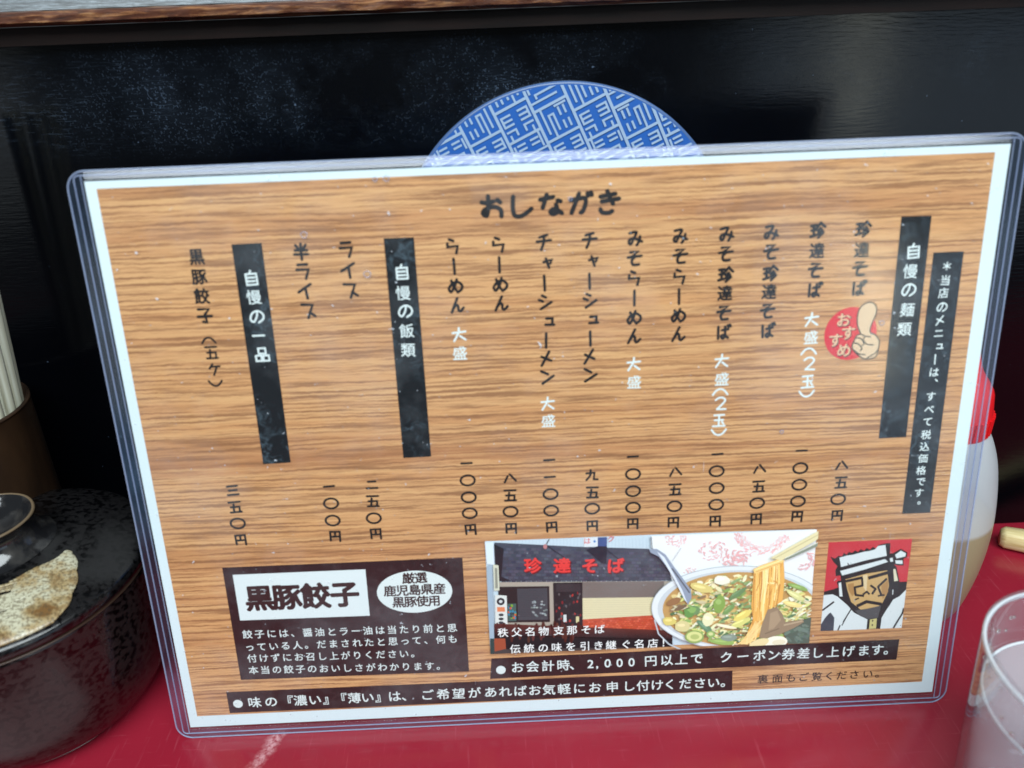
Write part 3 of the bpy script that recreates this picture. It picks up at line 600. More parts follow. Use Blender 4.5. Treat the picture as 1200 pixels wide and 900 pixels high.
arcs(480, 165, 5, 60, 0, 360, PK, 60, 4, 14); arcs(620, 205, 5, 50, 0, 360, PK, 60, 5, 16); arcs(340, 290, 4, 26, 0, 360, PK, 22, 3, 10); arcs(990, 215, 30, 62, -60, 100, PK, 50, 4, 12); arcs(560, 240, 5, 34, 0, 360, PK, 30, 4, 12)
bw.line([(112, 85), (118, 160)], 4, (96, 104, 116)); bw.line([(285, 150), (235, 225)], 3, (170, 178, 188))
bw.ell(624, 500, 512, 248, (160, 172, 186), n=60); bw.ell(624, 500, 508, 243, (214, 224, 234), n=60); bw.ell(626, 505, 478, 226, (186, 198, 210), n=60)
bw.ell(630, 508, 452, 218, (176, 128, 66), n=60)
def inb(m=0.94):
    while True:
        x, y = random.uniform(-1, 1), random.uniform(-1, 1)
        if x * x + y * y < m * m: return 630 + 448 * x, 508 + 214 * y
for i in range(170):
    x, y = inb(); bw.ell(x, y, random.uniform(14, 40), random.uniform(8, 18), rr(random.choice([(206, 170, 100), (224, 200, 130), (190, 150, 80), (232, 222, 176), (170, 120, 66)]), 12), random.uniform(-.9, .6), 8, .25)
for i in range(620):
    x, y = inb(.92); bw.ell(x, y, random.uniform(7, 34), random.uniform(3, 10), rr(random.choice([(110, 140, 80), (158, 176, 100), (204, 208, 116), (224, 226, 178), (62, 98, 58), (228, 208, 120), (236, 234, 214), (122, 156, 74), (120, 90, 60), (200, 190, 150)]), 14), random.uniform(-1.0, .5), 8, .22)
    if i % 9 == 0: bw.ell(x + 5, y - 2, 5, 3, (246, 246, 236), 0, 6)
for (x, y, a, b, c, r_) in ((505, 470, 34, 52, (112, 150, 60), .3), (560, 500, 44, 16, (92, 132, 66), -.7), (610, 410, 66, 16, (70, 108, 60), -.6), (360, 505, 34, 26, (86, 128, 70), 0), (330, 520, 26, 26, (90, 146, 66), 0), (420, 600, 60, 20, (70, 116, 84), .7), (640, 535, 60, 22, (226, 206, 96), -.5), (625, 580, 66, 18, (212, 208, 110), -.4), (440, 560, 34, 40, (224, 222, 178), .3), (950, 420, 60, 18, (214, 214, 140), .5), (930, 470, 60, 16, (226, 206, 120), .2), (960, 370, 60, 14, (120, 160, 70), .3), (520, 330, 46, 28, (226, 234, 214), 0), (400, 375, 66, 26, (216, 196, 110), .2), (215, 570, 40, 26, (212, 190, 96), 0), (290, 600, 46, 32, (206, 190, 130), 0), (545, 600, 60, 10, (238, 228, 190), .2), (520, 690, 70, 18, (124, 160, 70), .1), (560, 665, 50, 20, (110, 130, 120), 0)):
    bw.ell(x, y, a, b, rr(c, 6), r_, 12, .1); bw.ell(x - a * .15, y - b * .25, a * .55, b * .3, tuple(min(255, v + 26) for v in c), r_, 8, .1)
bw.ell(360, 660, 56, 38, (120, 150, 70), 0, 18); bw.ell(360, 658, 46, 29, (206, 212, 130), 0, 18); bw.ell(362, 660, 26, 15, (160, 176, 92), 0, 14); bw.ell(455, 645, 26, 20, (120, 160, 76), 0, 14); bw.ell(455, 643, 15, 10, (200, 210, 140), 0, 10)
bw.poly([(890, 590), (1060, 540), (1040, 700), (905, 700), (880, 640)], (52, 66, 60))
for i in range(26): bw.ell(random.uniform(890, 1030), random.uniform(590, 690), 22, 9, rr((64, 84, 78), 18), random.uniform(-.8, .8), 8, .2)
bw.ell(240, 455, 44, 20, (128, 80, 44), -.4); bw.ell(280, 490, 40, 12, (92, 66, 46), -.4)
bw.poly([(706, 262), (878, 215), (884, 330), (872, 450), (800, 500), (770, 600), (735, 660), (640, 700), (700, 560), (690, 480)], (226, 160, 66))
for i in range(60):
    t = random.random(); x = 712 + t * 162; c = random.choice([(252, 214, 122), (240, 182, 84), (206, 134, 46), (255, 232, 160), (188, 112, 40), (248, 200, 100)])
    xe = 700 + t * 150; ye = 400 + random.random() * 230 - t * 130
    bw.line([(x, 262 - t * 45), (x - 4 + random.uniform(-6, 6), 350), (xe + random.uniform(-8, 8), ye)], random.uniform(3, 7), c)
for i in range(26): bw.line([(740 + random.uniform(-30, 20), 560 + random.random() * 60), (690 + random.uniform(-30, 30), 640 + random.random() * 40), (640 + random.uniform(-30, 50), 700)], 5, rr((236, 196, 120), 18))
bw.poly([(700, 268), (740, 245), (855, 203), (884, 216), (860, 232), (730, 285), (708, 290)], (240, 196, 110)); bw.line([(712, 268), (866, 212)], 6, (255, 226, 150)); bw.line([(716, 280), (860, 228)], 4, (206, 140, 60))
bw.poly([(750, 590), (785, 500), (838, 484), (870, 524), (888, 572), (990, 556), (996, 572), (940, 606), (860, 642), (775, 668), (735, 662)], (126, 102, 80)); bw.poly([(800, 520), (840, 505), (862, 560), (820, 610), (790, 620)], (150, 124, 98)); bw.line([(880, 590), (985, 566)], 8, (168, 144, 116)); bw.line([(770, 640), (850, 610)], 6, (96, 76, 60))
bw.ell(832, 688, 68, 34, (238, 236, 220), -.1, 18); bw.ell(850, 690, 40, 16, (222, 214, 186), -.1); bw.ell(735, 695, 60, 24, (226, 206, 150), -.3)
bw.poly([(800, 200), (1085, 38), (1085, 84), (866, 214)], (220, 210, 160)); bw.line([(815, 206), (1082, 62)], 5, (180, 168, 120)); bw.poly([(884, 200), (1078, 106), (1072, 132), (892, 212)], (110, 122, 110)); bw.line([(886, 200), (1078, 108)], 4, (226, 230, 216))
bw.poly([(96, 148), (140, 146), (190, 178), (240, 250), (300, 330), (338, 385), (342, 430), (322, 472), (305, 440), (262, 360), (215, 270), (150, 190), (104, 168)], (120, 134, 164)); bw.poly([(140, 160), (185, 195), (238, 290), (290, 390), (318, 462), (300, 440), (240, 320), (180, 220)], (206, 220, 240)); bw.line([(230, 262), (330, 400)], 9, (62, 68, 86))
bw.ell(330, 520, 32, 24, (72, 126, 52), 0, 10, .3); bw.ell(345, 500, 26, 16, (110, 160, 74), 0, 10, .3)
bw.line([(128, 560), (150, 640), (210, 700), (310, 745)], 8, (170, 184, 200))
for ch, x in zip('伝統の味を引き継ぐ名店！', (238, 325, 415, 500, 590, 680, 765, 845, 940, 1025, 1110, 1195)): st.ch(ch, x, 740 - (x - 238) * .042, 70, (226, 230, 230), .012)
st.P.build('shop_picture', M_pic, 'printed picture of the shop front and a bowl of noodles')

CQ = [(971.1, 635.4), (1068.9, 631.3), (1056.4, 735.7), (961.3, 739.4)]
cf = Pic(940, 610, 5.625, CQ, 2 * L); BK, WT, TN = (44, 42, 44), (222, 230, 230), (204, 168, 112)
cf.poly([(100, 80), (800, 80), (800, 800), (60, 800)], (202, 62, 70))
cf.poly([(130, 472), (205, 452), (238, 440), (228, 408), (236, 396), (255, 396), (252, 362), (222, 366), (218, 330), (232, 300), (205, 272), (186, 238), (216, 250), (240, 232), (262, 236), (275, 212), (292, 224), (308, 206), (330, 212), (350, 196), (368, 206), (386, 188), (408, 198), (426, 180), (446, 192), (466, 172), (486, 184), (504, 160), (560, 148), (582, 150), (578, 218), (600, 214), (650, 186), (694, 210), (690, 240), (668, 252), (668, 296), (632, 296), (606, 288), (622, 306), (642, 404), (692, 402), (690, 452), (700, 730), (110, 740)], BK)
cf.poly([(140, 492), (200, 486), (232, 500), (300, 560), (340, 606), (430, 652), (424, 718), (110, 740)], WT); cf.poly([(548, 600), (575, 560), (600, 520), (640, 500), (690, 450), (690, 740), (514, 714), (524, 640)], WT)
cf.poly([(246, 244), (278, 236), (296, 230), (330, 226), (368, 216), (405, 206), (445, 200), (480, 190), (500, 168), (548, 160), (558, 232), (420, 262), (256, 306)], WT)
for a_ in (300, 400, 440, 505): cf.line([(a_, 262 + (500 - a_) * .1), (a_ + 14, 300 - (a_ - 300) * .22)], 7, BK)
cf.poly([(250, 332), (400, 292), (546, 254), (566, 272), (420, 320), (264, 362)], WT)
cf.poly([(612, 226), (650, 198), (684, 216), (680, 236), (622, 250)], WT); cf.poly([(612, 262), (660, 262), (662, 286), (618, 284)], WT); cf.poly([(576, 250), (596, 244), (600, 270), (582, 272)], WT)
cf.poly([(284, 388), (420, 350), (560, 328), (572, 430), (560, 480), (522, 556), (460, 580), (384, 586), (322, 536), (296, 450)], TN)
cf.poly([(300, 420), (340, 410), (345, 480), (330, 500), (306, 460)], (176, 134, 84)); cf.poly([(520, 430), (566, 390), (566, 470), (530, 520)], (176, 134, 84)); cf.poly([(400, 360), (430, 356), (424, 470), (404, 440)], (226, 204, 160)); cf.poly([(345, 592), (420, 582), (520, 560), (500, 640), (430, 650), (380, 628)], (84, 84, 86))
for ln, w in (([(286, 400), (395, 376)], 11), ([(395, 385), (398, 428), (346, 440), (352, 490), (404, 496)], 9), ([(440, 378), (560, 344)], 13), ([(556, 384), (500, 436), (522, 492)], 9), ([(452, 428), (484, 450), (462, 482)], 9), ([(402, 486), (426, 468), (442, 484)], 8), ([(364, 562), (424, 534), (520, 550)], 13), ([(350, 520), (372, 512)], 6), ([(500, 496), (540, 490)], 7), ([(300, 620), (262, 690)], 4), ([(322, 584), (270, 668)], 5), ([(135, 590), (208, 536)], 7), ([(602, 706), (660, 610), (668, 580)], 7), ([(235, 722), (250, 690)], 5)): cf.line(ln, w * 1.6, BK)
cf.poly([(240, 412), (256, 406), (266, 500), (246, 500)], WT); cf.poly([(600, 320), (614, 318), (632, 396), (606, 400)], (226, 220, 190)); cf.line([(598, 455), (596, 486)], 5, WT)
cf.poly([(446, 652), (492, 644), (486, 710), (440, 714)], (206, 196, 130)); cf.ell(464, 660, 5, 6, BK); cf.ell(462, 688, 5, 6, BK)
cf.poly([(118, 692), (150, 642), (176, 612), (188, 606), (212, 640), (206, 728), (112, 732)], (66, 72, 82))
cf.P.build('chef_picture', M_pic, 'square red picture of a scowling cook in a white headband')

bd = Pic(940, 330, 8.18, [(955, 340), (1045, 340), (1045, 435), (955, 435)], 3 * L)
bcx, bcy = sheet(996.5, 391.1); rad = (sheet(1027, 391)[0] - sheet(966, 391)[0]) / 2
bd.P.poly([(bcx + rad * math.cos(a * math.pi / 36), bcy + rad * 1.03 * math.sin(a * math.pi / 36)) for a in range(72)], (212, 46, 58))
for ch, x, y in (('お', 396, 365), ('す', 440, 490), ('す', 318, 560), ('め', 400, 655)):
    bd.ch(ch, x + 5, y + 5, 148, (70, 30, 34), .045); bd.ch(ch, x, y, 142, (226, 186, 150), .02)
TH = [(560, 500), (530, 420), (530, 320), (556, 250), (610, 205), (670, 200), (710, 240), (706, 310), (668, 400), (650, 480), (700, 510), (738, 570), (728, 640), (716, 700), (680, 730), (600, 742), (566, 725), (520, 690), (480, 640), (480, 600), (500, 560), (520, 520)]
sk = (214, 184, 148); dk = (34, 30, 34)
bd.poly(TH, sk); bd.P.k += 5
def bl_(p, w=12): bd.P.ribbon([bd.f(q) for q in cr(p, 5)], (bd.f((w, 0))[0] - bd.f((0, 0))[0]), dk)
bl_(TH + [TH[0]]); bl_([(556, 500), (600, 520), (655, 530)]); bl_([(598, 530), (585, 560), (620, 600), (680, 606)]); bl_([(520, 540), (560, 545), (590, 590), (575, 615)]); bl_([(495, 585), (540, 600), (570, 640), (555, 660)]); bl_([(500, 660), (540, 690), (600, 700)]); bl_([(620, 730), (690, 690), (716, 660)])
bd.P.build('badge', M_pic, 'round red recommendation badge with a thumbs-up hand')
S = STROKES

# ---- plastic sleeve
sleeve = empty('plastic_sleeve'); sleeve.parent = menu; sleeve['label'] = 'clear rigid plastic sleeve around the paper'
OX, OY0, OY1 = 0.1541, -0.0050, 0.2132
def rim_film(name, zi, zo, th, m, sgn):
    """a sheet that is flat over the paper and slopes to the welded edge"""
    rings = [outline_rr(-OX, OX, OY0, OY1, 0.006), outline_rr(-OX + .0004, OX - .0004, OY0 + .0004, OY1 - .0004, 0.0056), outline_rr(-PW - .0006, PW + .0006, -.0005, PH + .0005, 0.0012)]
    zs = [zo, zo + (zi - zo) * .12, zi]; vs, fs = [], []; k = len(rings[0])
    for side in (0, 1):
        for rg, z in zip(rings, zs): vs += [(x, y, z + th * side * sgn) for x, y in rg]
    for side in (0, 1):
        o = side * 3 * k
        for j in range(2):
            for i in range(k):
                q = (o + j * k + i, o + j * k + (i + 1) % k, o + (j + 1) * k + (i + 1) % k, o + (j + 1) * k + i)
                fs.append(q if side == 1 else q[::-1])
    for i in range(k): fs.append((i, (i + 1) % k, 3 * k + (i + 1) % k, 3 * k + i))
    ob = mesh_obj(name + '_rim', vs, fs, m, sleeve)
    return ob
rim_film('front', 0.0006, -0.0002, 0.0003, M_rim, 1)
inner = outline_rr(-PW - .0006, PW + .0006, -.0005, PH + .0005, 0.0012)
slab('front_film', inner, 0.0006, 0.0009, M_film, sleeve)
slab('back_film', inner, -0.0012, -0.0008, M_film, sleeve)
def loop_tube(name, pts, r, m, parent, z):
    k = len(pts); vs, fs = [], []; n_ = 6
    for i, p in enumerate(pts):
        a, b = Vector(pts[i - 1]), Vector(pts[(i + 1) % k]); t = (b - a).normalized(); nn = Vector((-t.y, t.x))
        for j in range(n_):
            an = 2 * math.pi * j / n_; vs.append((p[0] + nn.x * r * math.cos(an), p[1] + nn.y * r * math.cos(an), z + r * math.sin(an)))
    for i in range(k):
        for j in range(n_):
            fs.append((i * n_ + j, i * n_ + (j + 1) % n_, ((i + 1) % k) * n_ + (j + 1) % n_, ((i + 1) % k) * n_ + j))
    return mesh_obj(name, vs, fs, m, parent, True)
loop_tube('outer_edge', outline_rr(-OX, OX, OY0, OY1, 0.006), 0.00032, M_weld, sleeve, -0.0001)
loop_tube('weld_line', outline_rr(-OX + .0026, OX - .0026, OY0 + .0024, OY1 - .0014, 0.0015), 0.00026, M_weld, sleeve, 0.0003)
for sx_ in (-1, 1):
    loop_tube('weld_line', outline_rr(sx_ * (PW + .0005) - .00012, sx_ * (PW + .0005) + .00012, OY0 + .0026, OY1 - .0018, 0.0001, 2), 0.00010, M_weld, sleeve, 0.0007)

for px_, py_, r_ in ((357, 275, .0010), (431, 321, .0011), (453, 209, .0009), (440, 210, .0007), (915, 505, .0006), (668, 233, .0006), (1032, 378, .0008)):
    bx_, by_ = sheet(px_, py_)
    loop_tube('air_bubble', [(bx_ + r_ * math.cos(a * math.pi / 9) * (1 + .2 * math.sin(a)), by_ + r_ * math.sin(a * math.pi / 9)) for a in range(18)], 0.00013, M_weld, sleeve, 0.00095)
# ------------------------------------------------------------ round patterned plaque on the wall
M_blue = mat('blue_print', lin((40, 92, 168)), 0.35, 0.5); M_pale = mat('pale_print', lin((150, 172, 198)), 0.4, 0.4); M_edge = mat('plaque_edge', lin((70, 96, 140)), 0.3, 0.5)
disc = empty('round_plaque', (0.0103, WY - 0.0005, 0.1597), (math.pi / 2, 0, 0)); tag(disc, 'round blue plaque with pale square-character pattern, half hidden behind the menu', 'plaque')
RD = 0.0704
lathe('plaque_body', [(0.0, 0.0), (RD - .0004, 0.0), (RD, 0.0006), (RD, 0.0028), (RD - .0006, 0.0034), (RD - .0012, 0.0034), (0.0, 0.0034)], M_edge, disc, 128)
circ = lambda r: [(r * math.cos(a * math.pi / 64), r * math.sin(a * math.pi / 64)) for a in range(128)]
bf = Print(0.00345); bf.poly(circ(RD - .0011)); bf.build('blue_face', M_blue, parent=disc)
pt = Print(0.00350); CC = circ(RD - .0013)
ang = math.radians(25); ca, sa = math.cos(ang), math.sin(ang)
def dl(ax, ay, bx, by, w):
    a, b = Vector((ax, ay)), Vector((bx, by)); d = (b - a).normalized(); nn = Vector((-d.y, d.x)) * w / 2; e = d * w / 2
    q = [a - e + nn, b + e + nn, b + e - nn, a - e - nn]
    p = clip([(v.x * ca - v.y * sa, v.x * sa + v.y * ca) for v in q], CC)
    if p: pt.poly(p)
TA = [(0, .08, .08, .08, .42), ]
# tiles on a 12 x 10 grid: lists of line segments
T1 = [(2, 8.6, 4.6, 8.6), (2, 7.0, 4.6, 7.0), (7.2, 8.6, 9.8, 8.6), (7.2, 7.0, 9.8, 7.0), (1, 5.4, 1, 9.8), (11.2, 5.6, 11.2, 8.6), (0, 4.4, 9.5, 4.4), (2.4, 2.2, 12, 2.2), (9.5, 4.4, 9.5, 3.4)]
T2 = [(1, 8.2, 4.3, 8.2), (1, 6.6, 4.3, 6.6), (1, 5.0, 4.3, 5.0), (1, 8.2, 1, 5.0), (7.7, 8.2, 11, 8.2), (7.7, 6.6, 11, 6.6), (7.7, 5.0, 11, 5.0), (11, 8.2, 11, 5.0), (1, 3.2, 4.3, 3.2), (4.3, 3.2, 4.3, 1.4), (7.7, 3.2, 11, 3.2), (7.7, 3.2, 7.7, 1.4), (1.6, 0, 1.6, 1.6), (10.4, 0, 10.4, 1.6)]
T3 = [(1.8, 2, 1.8, 10), (3.8, 0, 3.8, 7.4), (3.8, 7.4, 5.6, 7.4), (5.6, 7.4, 5.6, 2), (8.0, 8.4, 8.0, 6.2), (10.0, 8.4, 10.0, 6.2), (8.0, 3.8, 8.0, 1.6), (10.0, 3.8, 10.0, 1.6), (7.2, 9.4, 11, 9.4)]
cw, chh = 0.0144, 0.0130
for i in range(-7, 8):
    dl(i * cw, -.1, i * cw, .1, .0012)
    off = (i % 2) * chh * .5
    for j in range(-7, 8):
        y = j * chh + off; dl(i * cw, y, (i + 1) * cw, y, .0011)
        T = (T1, T2, T3)[(i * 2 + j) % 3]
        fl = (i + j) % 2
        for (a, b, c, d) in T:
            if fl: a, c = 12 - a, 12 - c
            X = lambda q: i * cw + cw * (0.04 + .92 * q / 12); Yq = lambda q: y + chh * (0.03 + .92 * q / 10)
            dl(X(a), Yq(b), X(c), Yq(d), .00088)
pt.build('pale_pattern', M_pale, parent=disc)

# ------------------------------------------------------------ lidded pot
def glaze(name, c1, c2, rough=0.16):
    m = mat(name, lin(c1), rough, 0.6); n = NT(m)
    f = n.ramp(n.noise(n.coord((1, 1, 1.3)), 400, 5, 0.55, 0.25), [(0.43, B0), (0.50, W1)])
    n.link(n.mix(f, lin(c1), lin(c2)), n.b.inputs['Base Color'])
    n.link(n.ramp(n.noise(n.coord((1, 1, 1.3)), 400, 5, 0.55, 0.25), [(0.45, n.g(.13)), (0.55, n.g(.26))]), n.b.inputs['Roughness'])
    n.bump(n.noise(n.coord(), 200, 4, .6), 0.25, 0.0004); return m
M_pot = glaze('speckled_dark_glaze', (7, 4, 5), (36, 28, 28), .2); M_lid = glaze('speckled_black_glaze', (4, 4, 5), (22, 21, 22), .14)
M_knob = mat('dark_glossy_glaze', lin((22, 22, 24)), 0.12, 0.7); n = NT(M_knob)
sp = n.new('ShaderNodeSeparateXYZ'); n.link(n.coord(), sp.inputs[0])
n.link(n.mix(n.ramp(n.noise(n.coord(), 120, 4, .6), [(0.45, B0), (0.7, W1)]), lin((26, 26, 28)), lin((60, 58, 56))), n.b.inputs['Base Color']); n.bump(n.noise(n.coord(), 160, 3), .3, .0004)
M_rimline = mat('brown_bare_rim', lin((58, 40, 30)), 0.35, 0.5)
pot = empty('lidded_pot', (-0.2165, 0.0260, 0)); tag(pot, 'dark speckled ceramic pot with lid and flared knob, left of the menu', 'pot')
body = lathe('body', smooth_prof([(0.0, 0.0006), (0.034, 0.0005), (0.0375, 0.0008), (0.0400, 0.0035), (0.0448, 0.0080), (0.0488, 0.018), (0.0508, 0.032), (0.0514, 0.048), (0.0512, 0.0615), (0.0500, 0.0632)], 5), M_pot, pot, 128, wob=.002)
lathe('lid_seat_line', [(0.0490, 0.0631), (0.0519, 0.0634), (0.0522, 0.0637), (0.0519, 0.0640), (0.0490, 0.0643)], M_rimline, pot, 128)
LP = [(0.0490, 0.0642), (0.0512, 0.0645), (0.0526, 0.0655), (0.0528, 0.0680), (0.0512, 0.0702), (0.044, 0.0730), (0.034, 0.0755), (0.027, 0.0768), (0.0225, 0.0782), (0.0195, 0.0800)]
lid = lathe('lid', smooth_prof(LP, 6), M_lid, pot, 128, wob=.002)
kn = lathe('knob', smooth_prof([(0.0215, 0.0790), (0.0190, 0.0808), (0.0166, 0.0838), (0.0157, 0.0865), (0.0160, 0.0888), (0.0168, 0.0902), (0.0170, 0.0910), (0.0164, 0.0914), (0.0152, 0.0906), (0.0125, 0.0874), (0.0065, 0.0850), (0.0005, 0.0846)], 6), M_knob, pot, 96, wob=.006)
lathe('knob_rim', [(0.0168 + .0006 * math.cos(a * math.pi / 5), 0.0911 + .0005 * math.sin(a * math.pi / 5)) for a in range(11)], mat('worn_brown_rim', lin((104, 88, 68)), 0.3, .5), kn, 96, wob=.006)
# brushed patch of pale ash glaze on the lid
M_ash = mat('ash_glaze', lin((176, 160, 120)), 0.22, 0.5); n = NT(M_ash)
c = n.ramp(n.noise(n.coord(), 90, 4, .6), [(0.34, lin((112, 82, 48))), (0.44, lin((156, 136, 98))), (0.56, lin((184, 180, 156)))])
c = n.mix(n.math('MULTIPLY', n.ramp(n.noise(n.coord(), 1000, 2, .6), [(0.50, B0), (0.58, W1)]), .6), c, lin((84, 70, 50)))
n.link(c, n.b.inputs['Base Color']); n.bump(n.noise(n.coord(), 500, 3), .3, .0003)
lid_prof = smooth_prof(LP[3:9], 10)
def lid_z(r):
    for a, b in zip(lid_prof, lid_prof[1:]):
        if b[0] <= r <= a[0]: return a[1] + (b[1] - a[1]) * (a[0] - r) / max(1e-9, a[0] - b[0])
    return lid_prof[0][1] if r > lid_prof[0][0] else lid_prof[-1][1]
def patch(na=150, ns=90):
    vs, fs = [], []
    bil = lambda q, u, w: (q[0] * (1 - u) + q[1] * u) * (1 - w) + (q[2] * (1 - u) + q[3] * u) * w
    for j in range(ns + 1):
        for i in range(na + 1):
            u, w_ = i / na, j / ns
            a = math.radians(bil((-84, -37, -80, 3), u, w_)); r = bil((.0512, .0510, .020, .0275), u, w_)
            r = min(r, .0512); e = min(1 - u, w_ * .8, (1 - w_) * .8); h = 0.0010 * min(1, max(0, e) * 14) ** .5
            vs.append((r * math.cos(a), r * math.sin(a), lid_z(r) + h + 0.0001))
    import mathutils
    for j in range(ns):
        for i in range(na):
            u, w_ = (i + .5) / na, (j + .5) / ns
            nz = mathutils.noise.noise(Vector((u * 4, w_ * 30, 1.3))) * .5 + mathutils.noise.noise(Vector((u * 9, w_ * 9, 5))) * .2
            if u > 0.985 - .018 * (1 - abs(math.sin(w_ * 11 + .6))) - 5.0 * max(0, .13 - w_) ** 2 - 5.0 * max(0, w_ - .82) ** 2: continue
            if w_ > 0.96 + .03 * math.sin(u * 13) - .1 * (1 - u): continue
            if u < 0.75 and nz > 0.06 + (u - .30) * .9 and w_ > .16: continue
            fs.append((j * (na + 1) + i, j * (na + 1) + i + 1, (j + 1) * (na + 1) + i + 1, (j + 1) * (na + 1) + i))
    o = mesh_obj('ash_patch', vs, fs, M_ash, lid, True); o['label'] = 'pale beige brushed patch of glaze'
    so = o.modifiers.new('s', 'SOLIDIFY'); so.thickness = 0.0008; so.offset = -1
    return o
patch()

# ------------------------------------------------------------ chopstick holder and chopsticks
M_holder = mat('brown_holder', lin((38, 25, 16)), 0.4, 0.5); n = NT(M_holder)
n.link(n.ramp(n.noise(n.coord((1, 1, .3)), 60, 5, .6), [(0.3, lin((26, 16, 10))), (0.7, lin((56, 38, 23)))]), n.b.inputs['Base Color'])
HC = (-0.2530, 0.0730)
holder = empty('chopstick_holder', (HC[0], HC[1], 0)); tag(holder, 'round brown chopstick holder standing behind the lidded pot', 'holder')
lathe('cup', smooth_prof([(0.0, 0.0), (0.029, 0.0), (0.0292, 0.002), (0.0300, 0.05), (0.0314, 0.108), (0.0317, 0.1125), (0.0310, 0.1133), (0.0300, 0.1125), (0.0294, 0.10), (0.0280, 0.01), (0.0, 0.008)], 4), M_holder, holder, 80)
M_stick = mat('pale_chopstick', lin((196, 196, 176)), 0.4, 0.4); n = NT(M_stick)
n.link(n.ramp(n.noise(n.coord((1, 1, .05)), 500, 2), [(0.3, lin((176, 172, 148))), (0.7, lin((210, 212, 196)))]), n.b.inputs['Base Color'])
def stick_mesh():
    vs, fs = [], []; N = 10
    for z, r in ((0, .0012), (.02, .0015), (.12, .0021), (.215, .0025), (.2155, .0022)):
        for i in range(N): a = 2 * math.pi * i / N; vs.append((r * math.cos(a), r * math.sin(a), z))
    for j in range(4):
        for i in range(N): fs.append((j * N + i, j * N + (i + 1) % N, (j + 1) * N + (i + 1) % N, (j + 1) * N + i))
    fs.append(tuple(reversed(range(N)))); fs.append(tuple(4 * N + i for i in range(N)))
    me = bpy.data.meshes.new('chopstick'); me.from_pydata(vs, [], fs); me.materials.append(M_stick)
    for p in me.polygons: p.use_smooth = True
    return me
sme = stick_mesh()
spots = [(0.0232, 0.0140, 'rightmost off-white chopstick standing in the brown holder'), (0.0262, 0.0078, 'off-white chopstick second from the right in the brown holder'),
         (0.0272, 0.0012, 'off-white chopstick third from the right in the brown holder'), (0.0205, 0.0070, 'off-white chopstick behind the others in the brown holder'),
         (0.0264, -0.0056, 'leftmost off-white chopstick in view in the brown holder')]
for sx_, sy_, lb in spots:
    o = bpy.data.objects.new('chopstick', sme); COL.objects.link(o)
    o.location = (HC[0] + sx_ * .62, HC[1] + sy_ * .62, 0.0095)
    top = Vector((HC[0] + sx_ * 1.0, HC[1] + sy_ * 1.0, 0.113)) - Vector(o.location)
    o.rotation_euler = top.to_track_quat('Z', 'Y').to_euler()
    tag(o, lb, 'chopstick', 'chopsticks in the brown holder')

# ------------------------------------------------------------ squeeze bottle
BX, BY = 0.1636, 0.0560
bottle = empty('squeeze_bottle', (BX, BY, 0)); tag(bottle, 'translucent bottle with red cap and cream liquid, behind the right menu edge', 'bottle')
def soft(name, colr_, trans, rough):
    m = bpy.data.materials.new(name); m.use_nodes = True; n = NT(m); n.n.remove(n.b); out = n.n['Material Output']
    tr = n.new('ShaderNodeBsdfTransparent'); tr.inputs[0].default_value = (.95, .97, .97, 1)
    p = n.new('ShaderNodeBsdfPrincipled'); p.inputs['Base Color'].default_value = colr_; p.inputs['Roughness'].default_value = rough; p.inputs['Subsurface Weight'].default_value = 0.0
    tl_ = n.new('ShaderNodeBsdfTranslucent'); tl_.inputs[0].default_value = colr_
    a = n.new('ShaderNodeMixShader'); a.inputs[0].default_value = .35; n.link(p.outputs[0], a.inputs[1]); n.link(tl_.outputs[0], a.inputs[2])
    b = n.new('ShaderNodeMixShader'); b.inputs[0].default_value = trans; n.link(a.outputs[0], b.inputs[1]); n.link(tr.outputs[0], b.inputs[2])
    sp = n.new('ShaderNodeSeparateXYZ'); n.link(n.coord(), sp.inputs[0])     # the contents show through the thin wall up to their level
    cc = n.mix(n.ramp(n.math('MULTIPLY', sp.outputs[2], 10.0), [(0.555, W1), (0.575, B0)]), colr_, lin((188, 177, 148)))
    n.link(cc, p.inputs['Base Color']); n.link(cc, tl_.inputs[0])
    n.link(b.outputs[0], out.inputs[0]); return m
M_soft = soft('soft_translucent_plastic', lin((226, 234, 240)), 0.34, .3)
bp_ = [(0.0, 0.0012), (0.012, 0.0004), (0.0175, 0.0020), (0.0225, 0.008), (0.0252, 0.020), (0.0268, 0.036), (0.0268, 0.052), (0.0252, 0.067), (0.0222, 0.082), (0.0186, 0.092), (0.0158, 0.0965), (0.0135, 0.101)]
lathe('bottle_body', smooth_prof(bp_, 6), M_soft, bottle, 80)
M_liq = mat('cream_liquid', lin((160, 132, 78)), 0.3, .4)
lq = [(0.0, 0.0022), (0.0110, 0.0016), (0.0165, 0.0030), (0.0215, 0.0088), (0.0242, 0.0203), (0.0258, 0.036), (0.0258, 0.050), (0.0252, 0.0560), (0.0, 0.0560)]
lathe('liquid', smooth_prof(lq[:-1], 6) + [lq[-1]], M_liq, bottle, 80)
M_cap = mat('red_plastic', lin((214, 24, 30)), 0.35, .5)
cap = lathe('cap', [(0.0, 0.0955), (0.0156, 0.0955), (0.0162, 0.0962), (0.0158, 0.1040), (0.0144, 0.1130)] + smooth_prof([(0.0138, 0.1146), (0.0116, 0.1180), (0.0085, 0.1225), (0.0062, 0.1290), (0.0042, 0.1400), (0.0036, 0.1440)], 4) + [(0.0, 0.1442)], M_cap, bottle, 72)
ribs_v, ribs_f = [], []
